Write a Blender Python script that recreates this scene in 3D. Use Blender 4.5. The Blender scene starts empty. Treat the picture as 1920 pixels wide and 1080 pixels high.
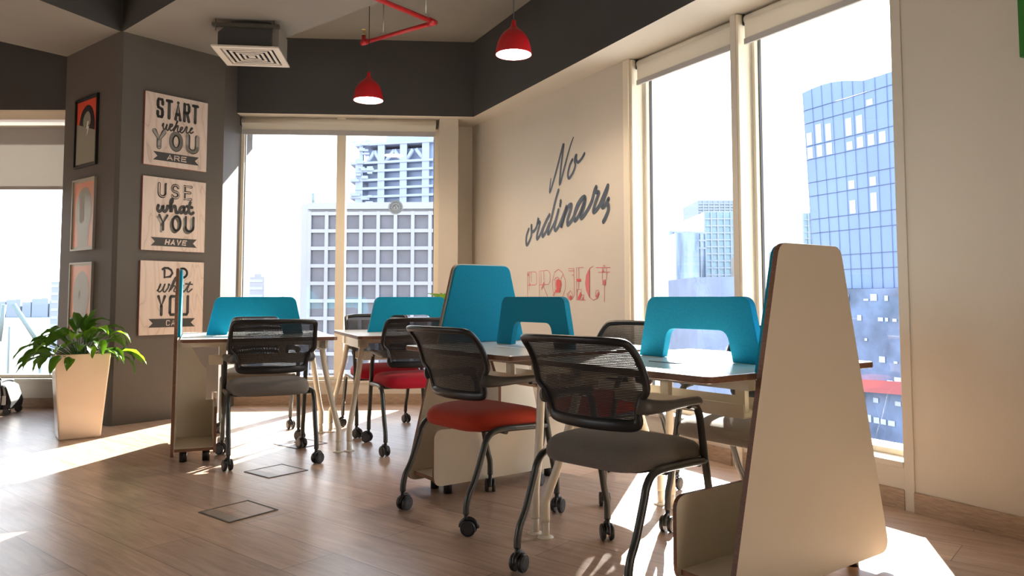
import bpy, math, random
from math import sin, cos, radians, pi
from mathutils import Vector, Matrix
random.seed(7)
S = bpy.context.scene
COL = S.collection

# ---------------------------------------------------------------- camera
F_PX, HZ, PITCH, CAM_H = 1440.0, 557.5, radians(3.5), 1.0
cd = bpy.data.cameras.new('camera'); cam = bpy.data.objects.new('camera', cd); COL.objects.link(cam)
cd.sensor_width = 36.0; cd.lens = 36.0 * F_PX / 1920.0
cd.shift_y = -(540 - (HZ - F_PX * math.tan(PITCH))) / 1920.0
cd.clip_end = 9000; cd.clip_start = .05
cam.location = (0, 0, CAM_H); cam.rotation_euler = (pi/2 + PITCH, 0, 0)
S.camera = cam
# ---------------------------------------------------------------- sky, sun, exposure
S.view_settings.view_transform = 'Standard'; S.view_settings.look = 'None'
S.view_settings.exposure = 0.97; S.view_settings.gamma = 1.0; S.view_settings.use_curve_mapping = False
W = bpy.data.worlds.new('sky'); S.world = W; W.use_nodes = True
nt = W.node_tree; nt.nodes.clear()
wo = nt.nodes.new('ShaderNodeOutputWorld'); bg = nt.nodes.new('ShaderNodeBackground')
tc = nt.nodes.new('ShaderNodeTexCoord'); sx = nt.nodes.new('ShaderNodeSeparateXYZ'); rp = nt.nodes.new('ShaderNodeValToRGB')
nt.links.new(tc.outputs['Generated'], sx.inputs[0]); nt.links.new(sx.outputs['Z'], rp.inputs[0])
rp.color_ramp.elements[0].position = 0.0; rp.color_ramp.elements[0].color = (1, .99, .97, 1)
rp.color_ramp.elements[1].position = 0.8; rp.color_ramp.elements[1].color = (.55, .72, 1, 1)
nt.links.new(rp.outputs[0], bg.inputs[0]); bg.inputs[1].default_value = 2.7
nt.links.new(bg.outputs[0], wo.inputs[0])
SUN_EL, SUN_AZ = radians(27.8), math.atan2(.29, .957)      # azimuth measured from +Y towards +X
sd = bpy.data.lights.new('sun', 'SUN'); sun = bpy.data.objects.new('sun', sd); COL.objects.link(sun)
sd.energy = 22; sd.angle = radians(.6); sd.color = (1, .93, .82)
sv = Vector((sin(SUN_AZ)*cos(SUN_EL), cos(SUN_AZ)*cos(SUN_EL), sin(SUN_EL)))
sun.rotation_euler = sv.to_track_quat('Z', 'Y').to_euler(); sun.location = (6, 20, 12)

# ---------------------------------------------------------------- materials
def _nodes(name):
    m = bpy.data.materials.new(name); m.use_nodes = True
    return m, m.node_tree, m.node_tree.nodes['Principled BSDF']
def mat(name, col, rough=.5, metal=0, spec=.5, var=0, scale=8, bump=0, bscale=200, stretch=(1,1,1), coat=0, sheen=0, emit=None, es=0):
    m, t, b = _nodes(name)
    b.inputs['Base Color'].default_value = (*col, 1); b.inputs['Roughness'].default_value = rough
    b.inputs['Metallic'].default_value = metal; b.inputs['Specular IOR Level'].default_value = spec
    b.inputs['Coat Weight'].default_value = coat; b.inputs['Sheen Weight'].default_value = sheen
    if emit: b.inputs['Emission Color'].default_value = (*emit, 1); b.inputs['Emission Strength'].default_value = es
    if var or bump:
        c = t.nodes.new('ShaderNodeTexCoord'); mp = t.nodes.new('ShaderNodeMapping'); mp.inputs['Scale'].default_value = stretch
        t.links.new(c.outputs['Object'], mp.inputs[0])
    if var:
        n = t.nodes.new('ShaderNodeTexNoise'); n.inputs['Scale'].default_value = scale; n.inputs['Detail'].default_value = 5
        t.links.new(mp.outputs[0], n.inputs[0])
        r = t.nodes.new('ShaderNodeValToRGB'); t.links.new(n.outputs[0], r.inputs[0])
        r.color_ramp.elements[0].position = .3; r.color_ramp.elements[1].position = .7
        r.color_ramp.elements[0].color = (*[x*(1-var) for x in col], 1)
        r.color_ramp.elements[1].color = (*[min(1, x*(1+var)) for x in col], 1)
        t.links.new(r.outputs[0], b.inputs['Base Color'])
    if bump:
        n = t.nodes.new('ShaderNodeTexNoise'); n.inputs['Scale'].default_value = bscale; n.inputs['Detail'].default_value = 2
        t.links.new(mp.outputs[0], n.inputs[0])
        bp = t.nodes.new('ShaderNodeBump'); bp.inputs['Strength'].default_value = bump; bp.inputs['Distance'].default_value = .002
        t.links.new(n.outputs[0], bp.inputs['Height']); t.links.new(bp.outputs[0], b.inputs['Normal'])
    return m
def wood_floor():
    m, t, b = _nodes('floor_planks')
    c = t.nodes.new('ShaderNodeTexCoord'); mp = t.nodes.new('ShaderNodeMapping')
    mp.inputs['Rotation'].default_value = (0, 0, radians(39.7)); t.links.new(c.outputs['Object'], mp.inputs[0])
    br = t.nodes.new('ShaderNodeTexBrick'); br.offset = .5; br.inputs['Scale'].default_value = 1
    br.inputs['Brick Width'].default_value = 1.25; br.inputs['Row Height'].default_value = .24
    br.inputs['Mortar Size'].default_value = .0014; br.inputs['Mortar Smooth'].default_value = 0; br.inputs['Bias'].default_value = 0
    br.inputs['Color1'].default_value = (.0, .0, .0, 1); br.inputs['Color2'].default_value = (1, 1, 1, 1); br.inputs['Mortar'].default_value = (.5,.5,.5,1)
    t.links.new(mp.outputs[0], br.inputs[0])
    mg = t.nodes.new('ShaderNodeMapping'); mg.inputs['Scale'].default_value = (1.3, 14, 1); t.links.new(mp.outputs[0], mg.inputs[0])
    n = t.nodes.new('ShaderNodeTexNoise'); n.inputs['Scale'].default_value = 2.2; n.inputs['Detail'].default_value = 8; n.inputs['Distortion'].default_value = 1.2
    t.links.new(mg.outputs[0], n.inputs[0])
    r = t.nodes.new('ShaderNodeValToRGB'); t.links.new(n.outputs[0], r.inputs[0])
    r.color_ramp.elements[0].position = .32; r.color_ramp.elements[1].position = .68
    r.color_ramp.elements[0].color = (.43, .285, .20, 1); r.color_ramp.elements[1].color = (.62, .445, .335, 1)
    mx = t.nodes.new('ShaderNodeMix'); mx.data_type = 'RGBA'; mx.blend_type = 'MULTIPLY'; mx.inputs[0].default_value = .22
    t.links.new(r.outputs[0], mx.inputs[6]); t.links.new(br.outputs['Color'], mx.inputs[7])
    mm = t.nodes.new('ShaderNodeMix'); mm.data_type = 'RGBA'; t.links.new(br.outputs['Fac'], mm.inputs[0])
    t.links.new(mx.outputs[2], mm.inputs[6]); mm.inputs[7].default_value = (.13, .08, .055, 1)
    t.links.new(mm.outputs[2], b.inputs['Base Color'])
    n2 = t.nodes.new('ShaderNodeTexNoise'); n2.inputs['Scale'].default_value = 3; n2.inputs['Detail'].default_value = 6; t.links.new(mp.outputs[0], n2.inputs[0])
    mr = t.nodes.new('ShaderNodeMapRange'); mr.inputs[3].default_value = .24; mr.inputs[4].default_value = .38
    t.links.new(n2.outputs[0], mr.inputs[0]); t.links.new(mr.outputs[0], b.inputs['Roughness'])
    bp = t.nodes.new('ShaderNodeBump'); bp.inputs['Strength'].default_value = .12; bp.inputs['Distance'].default_value = .001
    t.links.new(n.outputs[0], bp.inputs['Height']); t.links.new(bp.outputs[0], b.inputs['Normal'])
    b.inputs['Specular IOR Level'].default_value = .5
    return m
def plywood(name, c1, c2, c3):
    m, t, b = _nodes(name)
    c = t.nodes.new('ShaderNodeTexCoord'); mp = t.nodes.new('ShaderNodeMapping'); mp.inputs['Scale'].default_value = (5.5, 5.5, 1.3)
    t.links.new(c.outputs['Object'], mp.inputs[0])
    n = t.nodes.new('ShaderNodeTexNoise'); n.inputs['Scale'].default_value = .8; n.inputs['Detail'].default_value = 2; n.inputs['Distortion'].default_value = .6; t.links.new(mp.outputs[0], n.inputs[0])
    ad = t.nodes.new('ShaderNodeMath'); ad.operation = 'MULTIPLY'; ad.inputs[1].default_value = 9; t.links.new(n.outputs[0], ad.inputs[0])
    fr = t.nodes.new('ShaderNodeMath'); fr.operation = 'PINGPONG'; fr.inputs[1].default_value = .5; t.links.new(ad.outputs[0], fr.inputs[0])
    r = t.nodes.new('ShaderNodeValToRGB'); t.links.new(fr.outputs[0], r.inputs[0])
    r.color_ramp.elements[0].position = 0; r.color_ramp.elements[0].color = (*c3, 1)
    r.color_ramp.elements[1].position = .5; r.color_ramp.elements[1].color = (*c2, 1)
    e = r.color_ramp.elements.new(.06); e.color = (*c1, 1)
    t.links.new(r.outputs[0], b.inputs['Base Color']); b.inputs['Roughness'].default_value = .55
    return m
def mesh_fabric():
    m, t, b = _nodes('chair_mesh'); b.inputs['Base Color'].default_value = (.012, .012, .013, 1); b.inputs['Roughness'].default_value = .6
    o = t.nodes['Material Output']; tr = t.nodes.new('ShaderNodeBsdfTransparent'); mx = t.nodes.new('ShaderNodeMixShader')
    c = t.nodes.new('ShaderNodeTexCoord'); s = t.nodes.new('ShaderNodeSeparateXYZ'); t.links.new(c.outputs['Object'], s.inputs[0])
    def wave(out, per, thr):
        a = t.nodes.new('ShaderNodeMath'); a.operation = 'MULTIPLY'; a.inputs[1].default_value = 1/per; t.links.new(out, a.inputs[0])
        f = t.nodes.new('ShaderNodeMath'); f.operation = 'FRACT'; t.links.new(a.outputs[0], f.inputs[0])
        g = t.nodes.new('ShaderNodeMath'); g.operation = 'GREATER_THAN'; g.inputs[1].default_value = thr; t.links.new(f.outputs[0], g.inputs[0])
        return g.outputs[0]
    a = wave(s.outputs['X'], 0.0036, .66); z = wave(s.outputs['Z'], .0058, .74)
    mu = t.nodes.new('ShaderNodeMath'); mu.operation = 'MULTIPLY'; t.links.new(a, mu.inputs[0]); t.links.new(z, mu.inputs[1])
    t.links.new(mu.outputs[0], mx.inputs[0]); t.links.new(b.outputs[0], mx.inputs[1]); t.links.new(tr.outputs[0], mx.inputs[2])
    t.links.new(mx.outputs[0], o.inputs[0]); return m
def glass_mat():
    m = bpy.data.materials.new('window_glass'); m.use_nodes = True; t = m.node_tree; t.nodes.remove(t.nodes['Principled BSDF'])
    o = t.nodes['Material Output']; tr = t.nodes.new('ShaderNodeBsdfTransparent'); tr.inputs[0].default_value = (.93, .955, .96, 1)
    g = t.nodes.new('ShaderNodeBsdfGlossy'); g.inputs['Roughness'].default_value = 0
    lw = t.nodes.new('ShaderNodeLayerWeight'); lw.inputs[0].default_value = .5
    pw = t.nodes.new('ShaderNodeMath'); pw.operation = 'POWER'; pw.inputs[1].default_value = 4.5; t.links.new(lw.outputs['Facing'], pw.inputs[0])
    fr = t.nodes.new('ShaderNodeMath'); fr.operation = 'MULTIPLY_ADD'; fr.inputs[1].default_value = .9; fr.inputs[2].default_value = .085; t.links.new(pw.outputs[0], fr.inputs[0])
    mx = t.nodes.new('ShaderNodeMixShader'); t.links.new(fr.outputs[0], mx.inputs[0]); t.links.new(tr.outputs[0], mx.inputs[1]); t.links.new(g.outputs[0], mx.inputs[2])
    t.links.new(mx.outputs[0], o.inputs[0]); return m
def translucent(name, col, frac=.5):
    m = bpy.data.materials.new(name); m.use_nodes = True; t = m.node_tree; b = t.nodes['Principled BSDF']; o = t.nodes['Material Output']
    b.inputs['Base Color'].default_value = (*col, 1); b.inputs['Roughness'].default_value = .8
    tl = t.nodes.new('ShaderNodeBsdfTranslucent'); tl.inputs[0].default_value = (*col, 1); mx = t.nodes.new('ShaderNodeMixShader'); mx.inputs[0].default_value = frac
    t.links.new(b.outputs[0], mx.inputs[1]); t.links.new(tl.outputs[0], mx.inputs[2]); t.links.new(mx.outputs[0], o.inputs[0]); return m

M = dict(
 floor=wood_floor(),
 cream=mat('cream_paint', (.58, .52, .435), .6, var=.03, scale=1.5),
 white_trim=mat('cream_frame_paint', (.74, .66, .52), .35),
 dark=mat('charcoal_paint', (.056, .053, .051), .7, var=.06, scale=2),
 taupe=mat('taupe_column_paint', (.100, .087, .075), .65, var=.05, scale=2),
 ceil=mat('ceiling_paint', (.23, .20, .165), .8, var=.06, scale=1.5, bump=.3, bscale=30),
 beam=mat('beam_paint', (.215, .19, .165), .8, var=.05, scale=1.5, bump=.3, bscale=30),
 backwall=mat('back_room_wall', (.42, .34, .26), .8),
 base=mat('wood_skirting', (.36, .25, .17), .45, var=.25, scale=3, stretch=(6,6,60)),
 blind=translucent('roller_blind', (.80, .74, .64), .25),
 blind_grey=mat('blind_bar', (.42, .40, .39), .5),
 screen=translucent('blind_screen', (.50, .48, .45), .30),
 gasket=mat('dark_gasket', (.03, .03, .035), .3), alu=mat('bright_gasket', (.7, .7, .68), .3, .6),
 glass=glass_mat(),
 lam=mat('white_laminate', (.72, .65, .53), .38, spec=.4),
 tablelam=mat('table_laminate', (.82, .82, .80), .22, spec=.5),
 ply=mat('brown_plywood_edge', (.19, .085, .045), .5, var=.3, scale=40, stretch=(1,1,12)),
 felt=mat('teal_felt', (.003, .225, .35), .95, var=.10, scale=160, bump=.6, bscale=600, sheen=.15, spec=.15),
 cream_metal=mat('cream_powder_coat', (.78, .70, .56), .35),
 cream_foot=mat('cream_foot', (.80, .72, .58), .4),
 black=mat('black_plastic', (.014, .014, .015), .38),
 tube=mat('anthracite_tube', (.060, .062, .058), .32, .35),
 grey_arm=mat('grey_arm_plastic', (.07, .067, .06), .42),
 mesh=mesh_fabric(),
 greyseat=mat('grey_seat_fabric', (.175, .155, .135), .9, var=.08, scale=200, bump=.5, bscale=500, sheen=.2, spec=.2),
 redseat=mat('crimson_seat_fabric', (.50, .010, .028), .85, var=.08, scale=200, bump=.5, bscale=500, sheen=.15, spec=.2),
 orangeseat=mat('brick_red_seat_fabric', (.46, .045, .018), .85, var=.08, scale=200, bump=.5, bscale=500, sheen=.15, spec=.2),
 wheel=mat('caster_wheel', (.02, .02, .021), .35), wheelcap=mat('caster_cap', (.035, .035, .035), .3),
 redlamp=mat('red_lamp_paint', (.52, .012, .018), .38), lampin=mat('lamp_inside', (.95, .9, .85), .4, emit=(1, .80, .62), es=8.0),
 bulb=mat('lamp_bulb', (1, 1, 1), .4, emit=(1, .84, .66), es=26),
 redpipe=mat('red_pipe_paint', (.50, .022, .025), .35, var=.1, scale=20), zinc=mat('zinc_rod', (.55, .55, .5), .35, .9), brass=mat('brass', (.85, .65, .28), .3, 1),
 grille=mat('diffuser_white', (.62, .55, .47), .5), duct=mat('duct_fabric', (.045, .042, .038), .8), ductgrey=mat('duct_board', (.24, .215, .185), .7),
 steel=mat('olive_steel', (.075, .07, .058), .5, .3),
 pot=mat('cream_gloss_pot', (.72, .58, .44), .22, coat=.3), soil=mat('dark_soil', (.02, .014, .01), .9),
 ink=mat('charcoal_ink', (.045, .042, .040), .6), ink_blue=mat('slate_blue_vinyl', (.040, .052, .075), .5), ink_red=mat('red_vinyl', (.62, .03, .02), .5),
 ink_pink=mat('rose_vinyl', (.62, .12, .13), .5), ink_light=mat('grey_print', (.30, .28, .25), .6),
 poster=plywood('poster_wood_print', (.60, .48, .41), (.64, .53, .46), (.46, .36, .31)), poster_edge=mat('poster_edge', (.42, .12, .08), .6),
 orange=mat('orange_print', (.62, .065, .03), .4), print_reflect_grey=mat('grey_print_and_reflection', (.25, .24, .19), .35), printblack=mat('black_print', (.008, .008, .008), .45),
 printwhite=mat('white_print', (.75, .75, .72), .4), frame_blk=mat('black_frame', (.01, .01, .011), .35), salmon=mat('salmon_print', (.62, .26, .17), .35), silver=mat('pale_frame', (.36, .34, .28), .35),
)
def leafmat(name, col):
    m = mat(name, col, .32, var=.25, scale=9, spec=.5); t = m.node_tree; b = t.nodes['Principled BSDF']; o = t.nodes['Material Output']
    tl = t.nodes.new('ShaderNodeBsdfTranslucent'); tl.inputs[0].default_value = (col[0]*3.2, col[1]*2.8, col[2]*.7, 1)
    mx = t.nodes.new('ShaderNodeMixShader'); mx.inputs[0].default_value = .4
    t.links.new(b.outputs[0], mx.inputs[1]); t.links.new(tl.outputs[0], mx.inputs[2]); t.links.new(mx.outputs[0], o.inputs[0]); return m
M['leaf'] = leafmat('lily_leaf', (.030, .085, .014)); M['leaf2'] = leafmat('lily_leaf_light', (.07, .17, .02))
M['stem'] = mat('leaf_stem', (.05, .14, .03), .5)

# ---------------------------------------------------------------- mesh helpers
class MB:
    def __init__(s): s.v = []; s.f = []; s.m = []; s.sm = []
    def face(s, idx, mi=0, smooth=False): s.f.append(tuple(idx)); s.m.append(mi); s.sm.append(smooth)
    def add(s, vs, fs, mi=0, smooth=False):
        o = len(s.v); s.v += [tuple(p) for p in vs]
        for f in fs: s.face([o+i for i in f], mi, smooth)
    def box(s, x0, y0, z0, x1, y1, z1, mi=0, mtx=None):
        vs = [Vector(p) for p in ((x0,y0,z0),(x1,y0,z0),(x1,y1,z0),(x0,y1,z0),(x0,y0,z1),(x1,y0,z1),(x1,y1,z1),(x0,y1,z1))]
        if mtx: vs = [mtx @ p for p in vs]
        s.add(vs, [(0,3,2,1),(4,5,6,7),(0,1,5,4),(1,2,6,5),(2,3,7,6),(3,0,4,7)], mi)
    def prism(s, poly, a, b, mi=0, mtop=None, mside=None, fn=None):
        # poly: list of 2D points; a,b heights; fn maps (x,y,h)->3D
        fn = fn or (lambda x, y, h: (x, y, h)); n = len(poly); o = len(s.v)
        s.v += [tuple(fn(x, y, a)) for x, y in poly] + [tuple(fn(x, y, b)) for x, y in poly]
        s.face([o+i for i in range(n)][::-1], mi); s.face([o+n+i for i in range(n)], mi if mtop is None else mtop)
        for i in range(n):
            j = (i+1) % n; s.face((o+i, o+j, o+n+j, o+n+i), mi if mside is None else mside)
    def tube(s, pts, r, n=10, mi=0, closed=False, cap=True, ry=None, up=None):
        pts = [Vector(p) for p in pts]; N = len(pts); R = r if hasattr(r, '__len__') else [r]*N
        RY = (ry if hasattr(ry, '__len__') else [ry]*N) if ry is not None else R
        tg = []
        for i in range(N):
            if closed: d = pts[(i+1) % N]-pts[i-1]
            else: d = pts[min(i+1, N-1)]-pts[max(i-1, 0)]
            tg.append(d.normalized())
        u = Vector(up) if up else Vector((0, 0, 1))
        if abs(u.dot(tg[0])) > .95: u = Vector((1, 0, 0)) if not up else u
        a = (u-tg[0]*u.dot(tg[0])).normalized(); o = len(s.v)
        for i in range(N):
            if up: a = (u-tg[i]*u.dot(tg[i])).normalized()
            else: a = (a-tg[i]*a.dot(tg[i])).normalized()
            b = tg[i].cross(a)
            for k in range(n):
                t = 2*pi*k/n; s.v.append(tuple(pts[i]+a*(cos(t)*R[i])+b*(sin(t)*RY[i])))
        for i in range(N if closed else N-1):
            i2 = (i+1) % N
            for k in range(n):
                k2 = (k+1) % n; s.face((o+i*n+k, o+i*n+k2, o+i2*n+k2, o+i2*n+k), mi, True)
        if cap and not closed:
            s.face([o+k for k in range(n)][::-1], mi); s.face([o+(N-1)*n+k for k in range(n)], mi)
    def lathe(s, prof, n=24, mi=0, c=(0,0,0), smooth=True):
        o = len(s.v)
        for r, z in prof:
            for k in range(n): s.v.append((c[0]+r*cos(2*pi*k/n), c[1]+r*sin(2*pi*k/n), c[2]+z))
        for i in range(len(prof)-1):
            for k in range(n):
                k2 = (k+1) % n; s.face((o+i*n+k, o+i*n+k2, o+(i+1)*n+k2, o+(i+1)*n+k), mi, smooth)
    def cyl(s, p, q, r, n=14, mi=0, smooth=True):
        s.tube([p, q], r, n, mi); 
    def build(s, name, mats, parent=None, mtx=None, smooth=None):
        me = bpy.data.meshes.new(name); me.from_pydata(s.v, [], s.f)
        for m in (mats if isinstance(mats, (list, tuple)) else [mats]): me.materials.append(M[m] if isinstance(m, str) else m)
        me.polygons.foreach_set('material_index', s.m)
        me.polygons.foreach_set('use_smooth', s.sm if smooth is None else [smooth]*len(s.f)); me.update()
        o = bpy.data.objects.new(name, me); COL.objects.link(o)
        if parent: o.parent = parent
        if mtx is not None: o.matrix_local = mtx
        return o
def bevel(o, w=.003, seg=2, ang=35):
    b = o.modifiers.new('bevel', 'BEVEL'); b.width = w; b.segments = seg; b.limit_method = 'ANGLE'; b.angle_limit = radians(ang); return o
def fixn(o):
    import bmesh
    bm = bmesh.new(); bm.from_mesh(o.data); bmesh.ops.recalc_face_normals(bm, faces=bm.faces); bm.to_mesh(o.data); bm.free(); return o
def thing(name, label, cat, loc=(0,0,0), rz=0, group=None):
    o = bpy.data.objects.new(name, None); COL.objects.link(o); o.location = loc; o.rotation_euler = (0, 0, rz); o.empty_display_size = .1
    return tag(o, label, cat, group)
def tag(o, label, cat, group=None, kind=None):
    o['label'] = label; o['category'] = cat
    if group: o['group'] = group
    if kind: o['kind'] = kind
    return o
def struct(o): o['kind'] = 'structure'; return o
def copy_tree(o, parent=None):
    c = o.copy(); COL.objects.link(c); c.parent = parent
    for ch in list(o.children): copy_tree(ch, c)
    return c
def cat(pts, k=6, closed=False):
    P = [Vector(p) for p in pts]; N = len(P); out = []
    g = (lambda i: P[i % N]) if closed else (lambda i: P[max(0, min(N-1, i))])
    for i in range(N if closed else N-1):
        p0, p1, p2, p3 = g(i-1), g(i), g(i+1), g(i+2)
        for j in range(k):
            t = j/k; out.append(.5*((2*p1)+(p2-p0)*t+(2*p0-5*p1+4*p2-p3)*t*t+(3*p1-p0-3*p2+p3)*t**3))
    if not closed: out.append(P[-1].copy())
    return out
def rrect(x0, y0, x1, y1, r, n=6):
    out = []
    for cx, cy, a in ((x1-r, y1-r, 0), (x0+r, y1-r, 90), (x0+r, y0+r, 180), (x1-r, y0+r, 270)):
        for k in range(n+1):
            t = radians(a+90*k/n); out.append((cx+r*cos(t), cy+r*sin(t)))
    return out
def rpoly(pts, rads, n=6):
    out = []; N = len(pts)
    for i in range(N):
        p = Vector(pts[i]); a = Vector(pts[i-1])-p; b = Vector(pts[(i+1) % N])-p; r = rads[i] if hasattr(rads, '__len__') else rads
        if r <= 0: out.append(tuple(p)); continue
        an = a.angle(b)/2; d = min(r/math.tan(an), a.length*.49, b.length*.49); A = p+a.normalized()*d; B = p+b.normalized()*d
        for k in range(n+1):
            t = k/n; q = A*(1-t)**2+p*2*t*(1-t)+B*t*t; out.append(tuple(q))
    return out
def ribbon(mb, pts, w, fn, h=.0015, mi=0, smooth=True, k=4, taper=False):
    """flat pen stroke; fn(u, v, h) -> 3D"""
    P = [Vector((a, b, 0)) for a, b in pts]
    if smooth and len(P) > 2: P = cat(P, k)
    N = len(P); L = []; R = []
    for i in range(N):
        d = (P[min(i+1, N-1)]-P[max(i-1, 0)]); d = d.normalized() if d.length > 1e-9 else Vector((1, 0, 0)); nn = Vector((-d.y, d.x, 0))
        ww = w/2*(1 if not taper else (.45+.55*min(1, 4*min(i, N-1-i)/N)))
        L.append(P[i]+nn*ww); R.append(P[i]-nn*ww)
    o = len(mb.v)
    for a, b in zip(L, R): mb.v += [tuple(fn(a.x, a.y, h)), tuple(fn(b.x, b.y, h))]
    for i in range(N-1): mb.face((o+2*i, o+2*i+1, o+2*i+3, o+2*i+2), mi)
    for q in (P if not smooth else (P[0], P[-1])):     # round caps / joints
        o = len(mb.v)
        if taper: continue
        for t in range(10): mb.v.append(tuple(fn(q.x+w/2*cos(2*pi*t/10), q.y+w/2*sin(2*pi*t/10), h)))
        mb.face(range(o, o+10), mi)
# capital letters as pen strokes in a 1 x 1 box
def arc(cx, cy, rx, ry, a0, a1, n=12): return [(cx+rx*cos(radians(a0+(a1-a0)*i/n)), cy+ry*sin(radians(a0+(a1-a0)*i/n))) for i in range(n+1)]
CAP = {
 'S': [[(1,.74),(1,.88),(.85,1),(.15,1),(0,.88),(0,.64),(.12,.53),(.88,.45),(1,.34),(1,.12),(.85,0),(.15,0),(0,.12),(0,.28)]],
 's': [arc(.5,.74,.46,.26,20,270,14)+arc(.5,.24,.48,.24,90,-160,14)],
 'T': [[(0,1),(1,1)],[(.5,1),(.5,0)]], 'A': [[(0,0),(.5,1),(1,0)],[(.2,.3),(.8,.3)]],
 'R': [[(0,0),(0,1),(.8,1),(1,.88),(1,.62),(.8,.5),(0,.5)],[(.55,.5),(1,0)]],
 'Y': [[(0,1),(.5,.48),(1,1)],[(.5,.48),(.5,0)]], 'O': [arc(.5,.5,.5,.5,90,450,28)],
 'o': [[(.15,1),(.85,1),(1,.9),(1,.1),(.85,0),(.15,0),(0,.1),(0,.9),(.15,1)]],
 'U': [[(0,1)]+arc(.5,.3,.5,.3,180,360,12)+[(1,1)]], 'u': [[(0,1),(0,.1),(.15,0),(.85,0),(1,.1),(1,1)]],
 'E': [[(1,1),(0,1),(0,0),(1,0)],[(0,.52),(.85,.52)]], 'H': [[(0,0),(0,1)],[(1,0),(1,1)],[(0,.5),(1,.5)]],
 'V': [[(0,1),(.5,0),(1,1)]], 'C': [[(1,.8),(.85,1),(.15,1),(0,.88),(0,.12),(.15,0),(.85,0),(1,.2)]], 'N': [[(0,0),(0,1),(1,0),(1,1)]],
 'D': [[(-.12,.86),(.1,1),(.5,1),(.85,.8),(1,.45),(.75,.08),(.12,0),(.1,.75)]],
}
def word(mb, letters, x0, x1, z0, z1, pen, fn, gap=.3, h=.0015, mi=0, slant=0):
    n = len(letters); lw = (x1-x0)/(n+(n-1)*gap)
    for i, ch in enumerate(letters):
        ox = x0+i*lw*(1+gap)
        for st in CAP[ch]:
            ribbon(mb, [(ox+pen/2+a*(lw-pen)+slant*b*(z1-z0), z0+pen/2+b*(z1-z0-pen)) for a, b in st], pen, fn, h+.0001*i, mi, smooth=False)
# traced lettering: (distance along wall, height) in metres
NO=[[(3.105,1.997),(3.117,1.951),(3.126,1.875),(3.078,1.946),(3.004,2.08),(2.914,2.252),(2.925,2.18),(2.955,2.053),(2.974,1.923),(2.915,2.027),(2.853,2.149),(2.801,2.237),(2.765,2.283)],[(2.785,2.102),(2.819,2.066),(2.844,2.017),(2.85,1.979),(2.833,1.958),(2.799,1.977),(2.76,2.015),(2.743,2.055),(2.751,2.085),(2.743,2.117),(2.727,2.131),(2.73,2.1),(2.71,2.069),(2.668,2.081),(2.635,2.104),(2.615,2.124)]]
ORD=[[(3.471,1.595),(3.507,1.543),(3.516,1.489),(3.505,1.458),(3.465,1.485),(3.43,1.532),(3.424,1.579),(3.426,1.625)],[(3.426,1.61),(3.424,1.573),(3.389,1.571),(3.342,1.603),(3.308,1.678),(3.31,1.636),(3.28,1.643),(3.314,1.571),(3.331,1.537),(3.331,1.498),(3.286,1.527),(3.229,1.594),(3.174,1.654),(3.13,1.691)],[(3.13,1.685),(3.174,1.648),(3.229,1.582),(3.246,1.536),(3.235,1.515),(3.185,1.555),(3.136,1.616)],[(2.99,1.881),(3.044,1.786),(3.098,1.665),(3.152,1.565),(3.15,1.53),(3.109,1.561),(3.045,1.625),(2.991,1.718)],[(2.993,1.712),(3.034,1.624),(3.053,1.58),(3.04,1.55),(2.992,1.581),(2.93,1.655),(2.873,1.734)],[(2.958,1.789),(2.957,1.777),(2.962,1.766),(2.965,1.749)],[(2.873,1.729),(2.909,1.653),(2.956,1.567),(2.909,1.648),(2.848,1.726),(2.803,1.741),(2.813,1.7),(2.854,1.631),(2.859,1.593),(2.844,1.586),(2.779,1.63),(2.71,1.717),(2.652,1.771),(2.623,1.784)],[(2.619,1.784),(2.661,1.772),(2.72,1.724),(2.759,1.656),(2.759,1.623),(2.745,1.608),(2.691,1.65),(2.633,1.726),(2.609,1.777),(2.619,1.719),(2.663,1.652),(2.668,1.628),(2.653,1.622),(2.587,1.667),(2.522,1.735),(2.484,1.811),(2.462,1.84)],[(2.462,1.838),(2.466,1.804),(2.435,1.797),(2.431,1.784),(2.476,1.714),(2.5,1.664),(2.486,1.652),(2.423,1.693),(2.36,1.77),(2.312,1.832)],[(2.315,1.817),(2.361,1.739),(2.388,1.694),(2.375,1.675),(2.34,1.695),(2.305,1.732)],[(2.31,1.686),(2.31,1.645),(2.345,1.596),(2.372,1.567)]]
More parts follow.
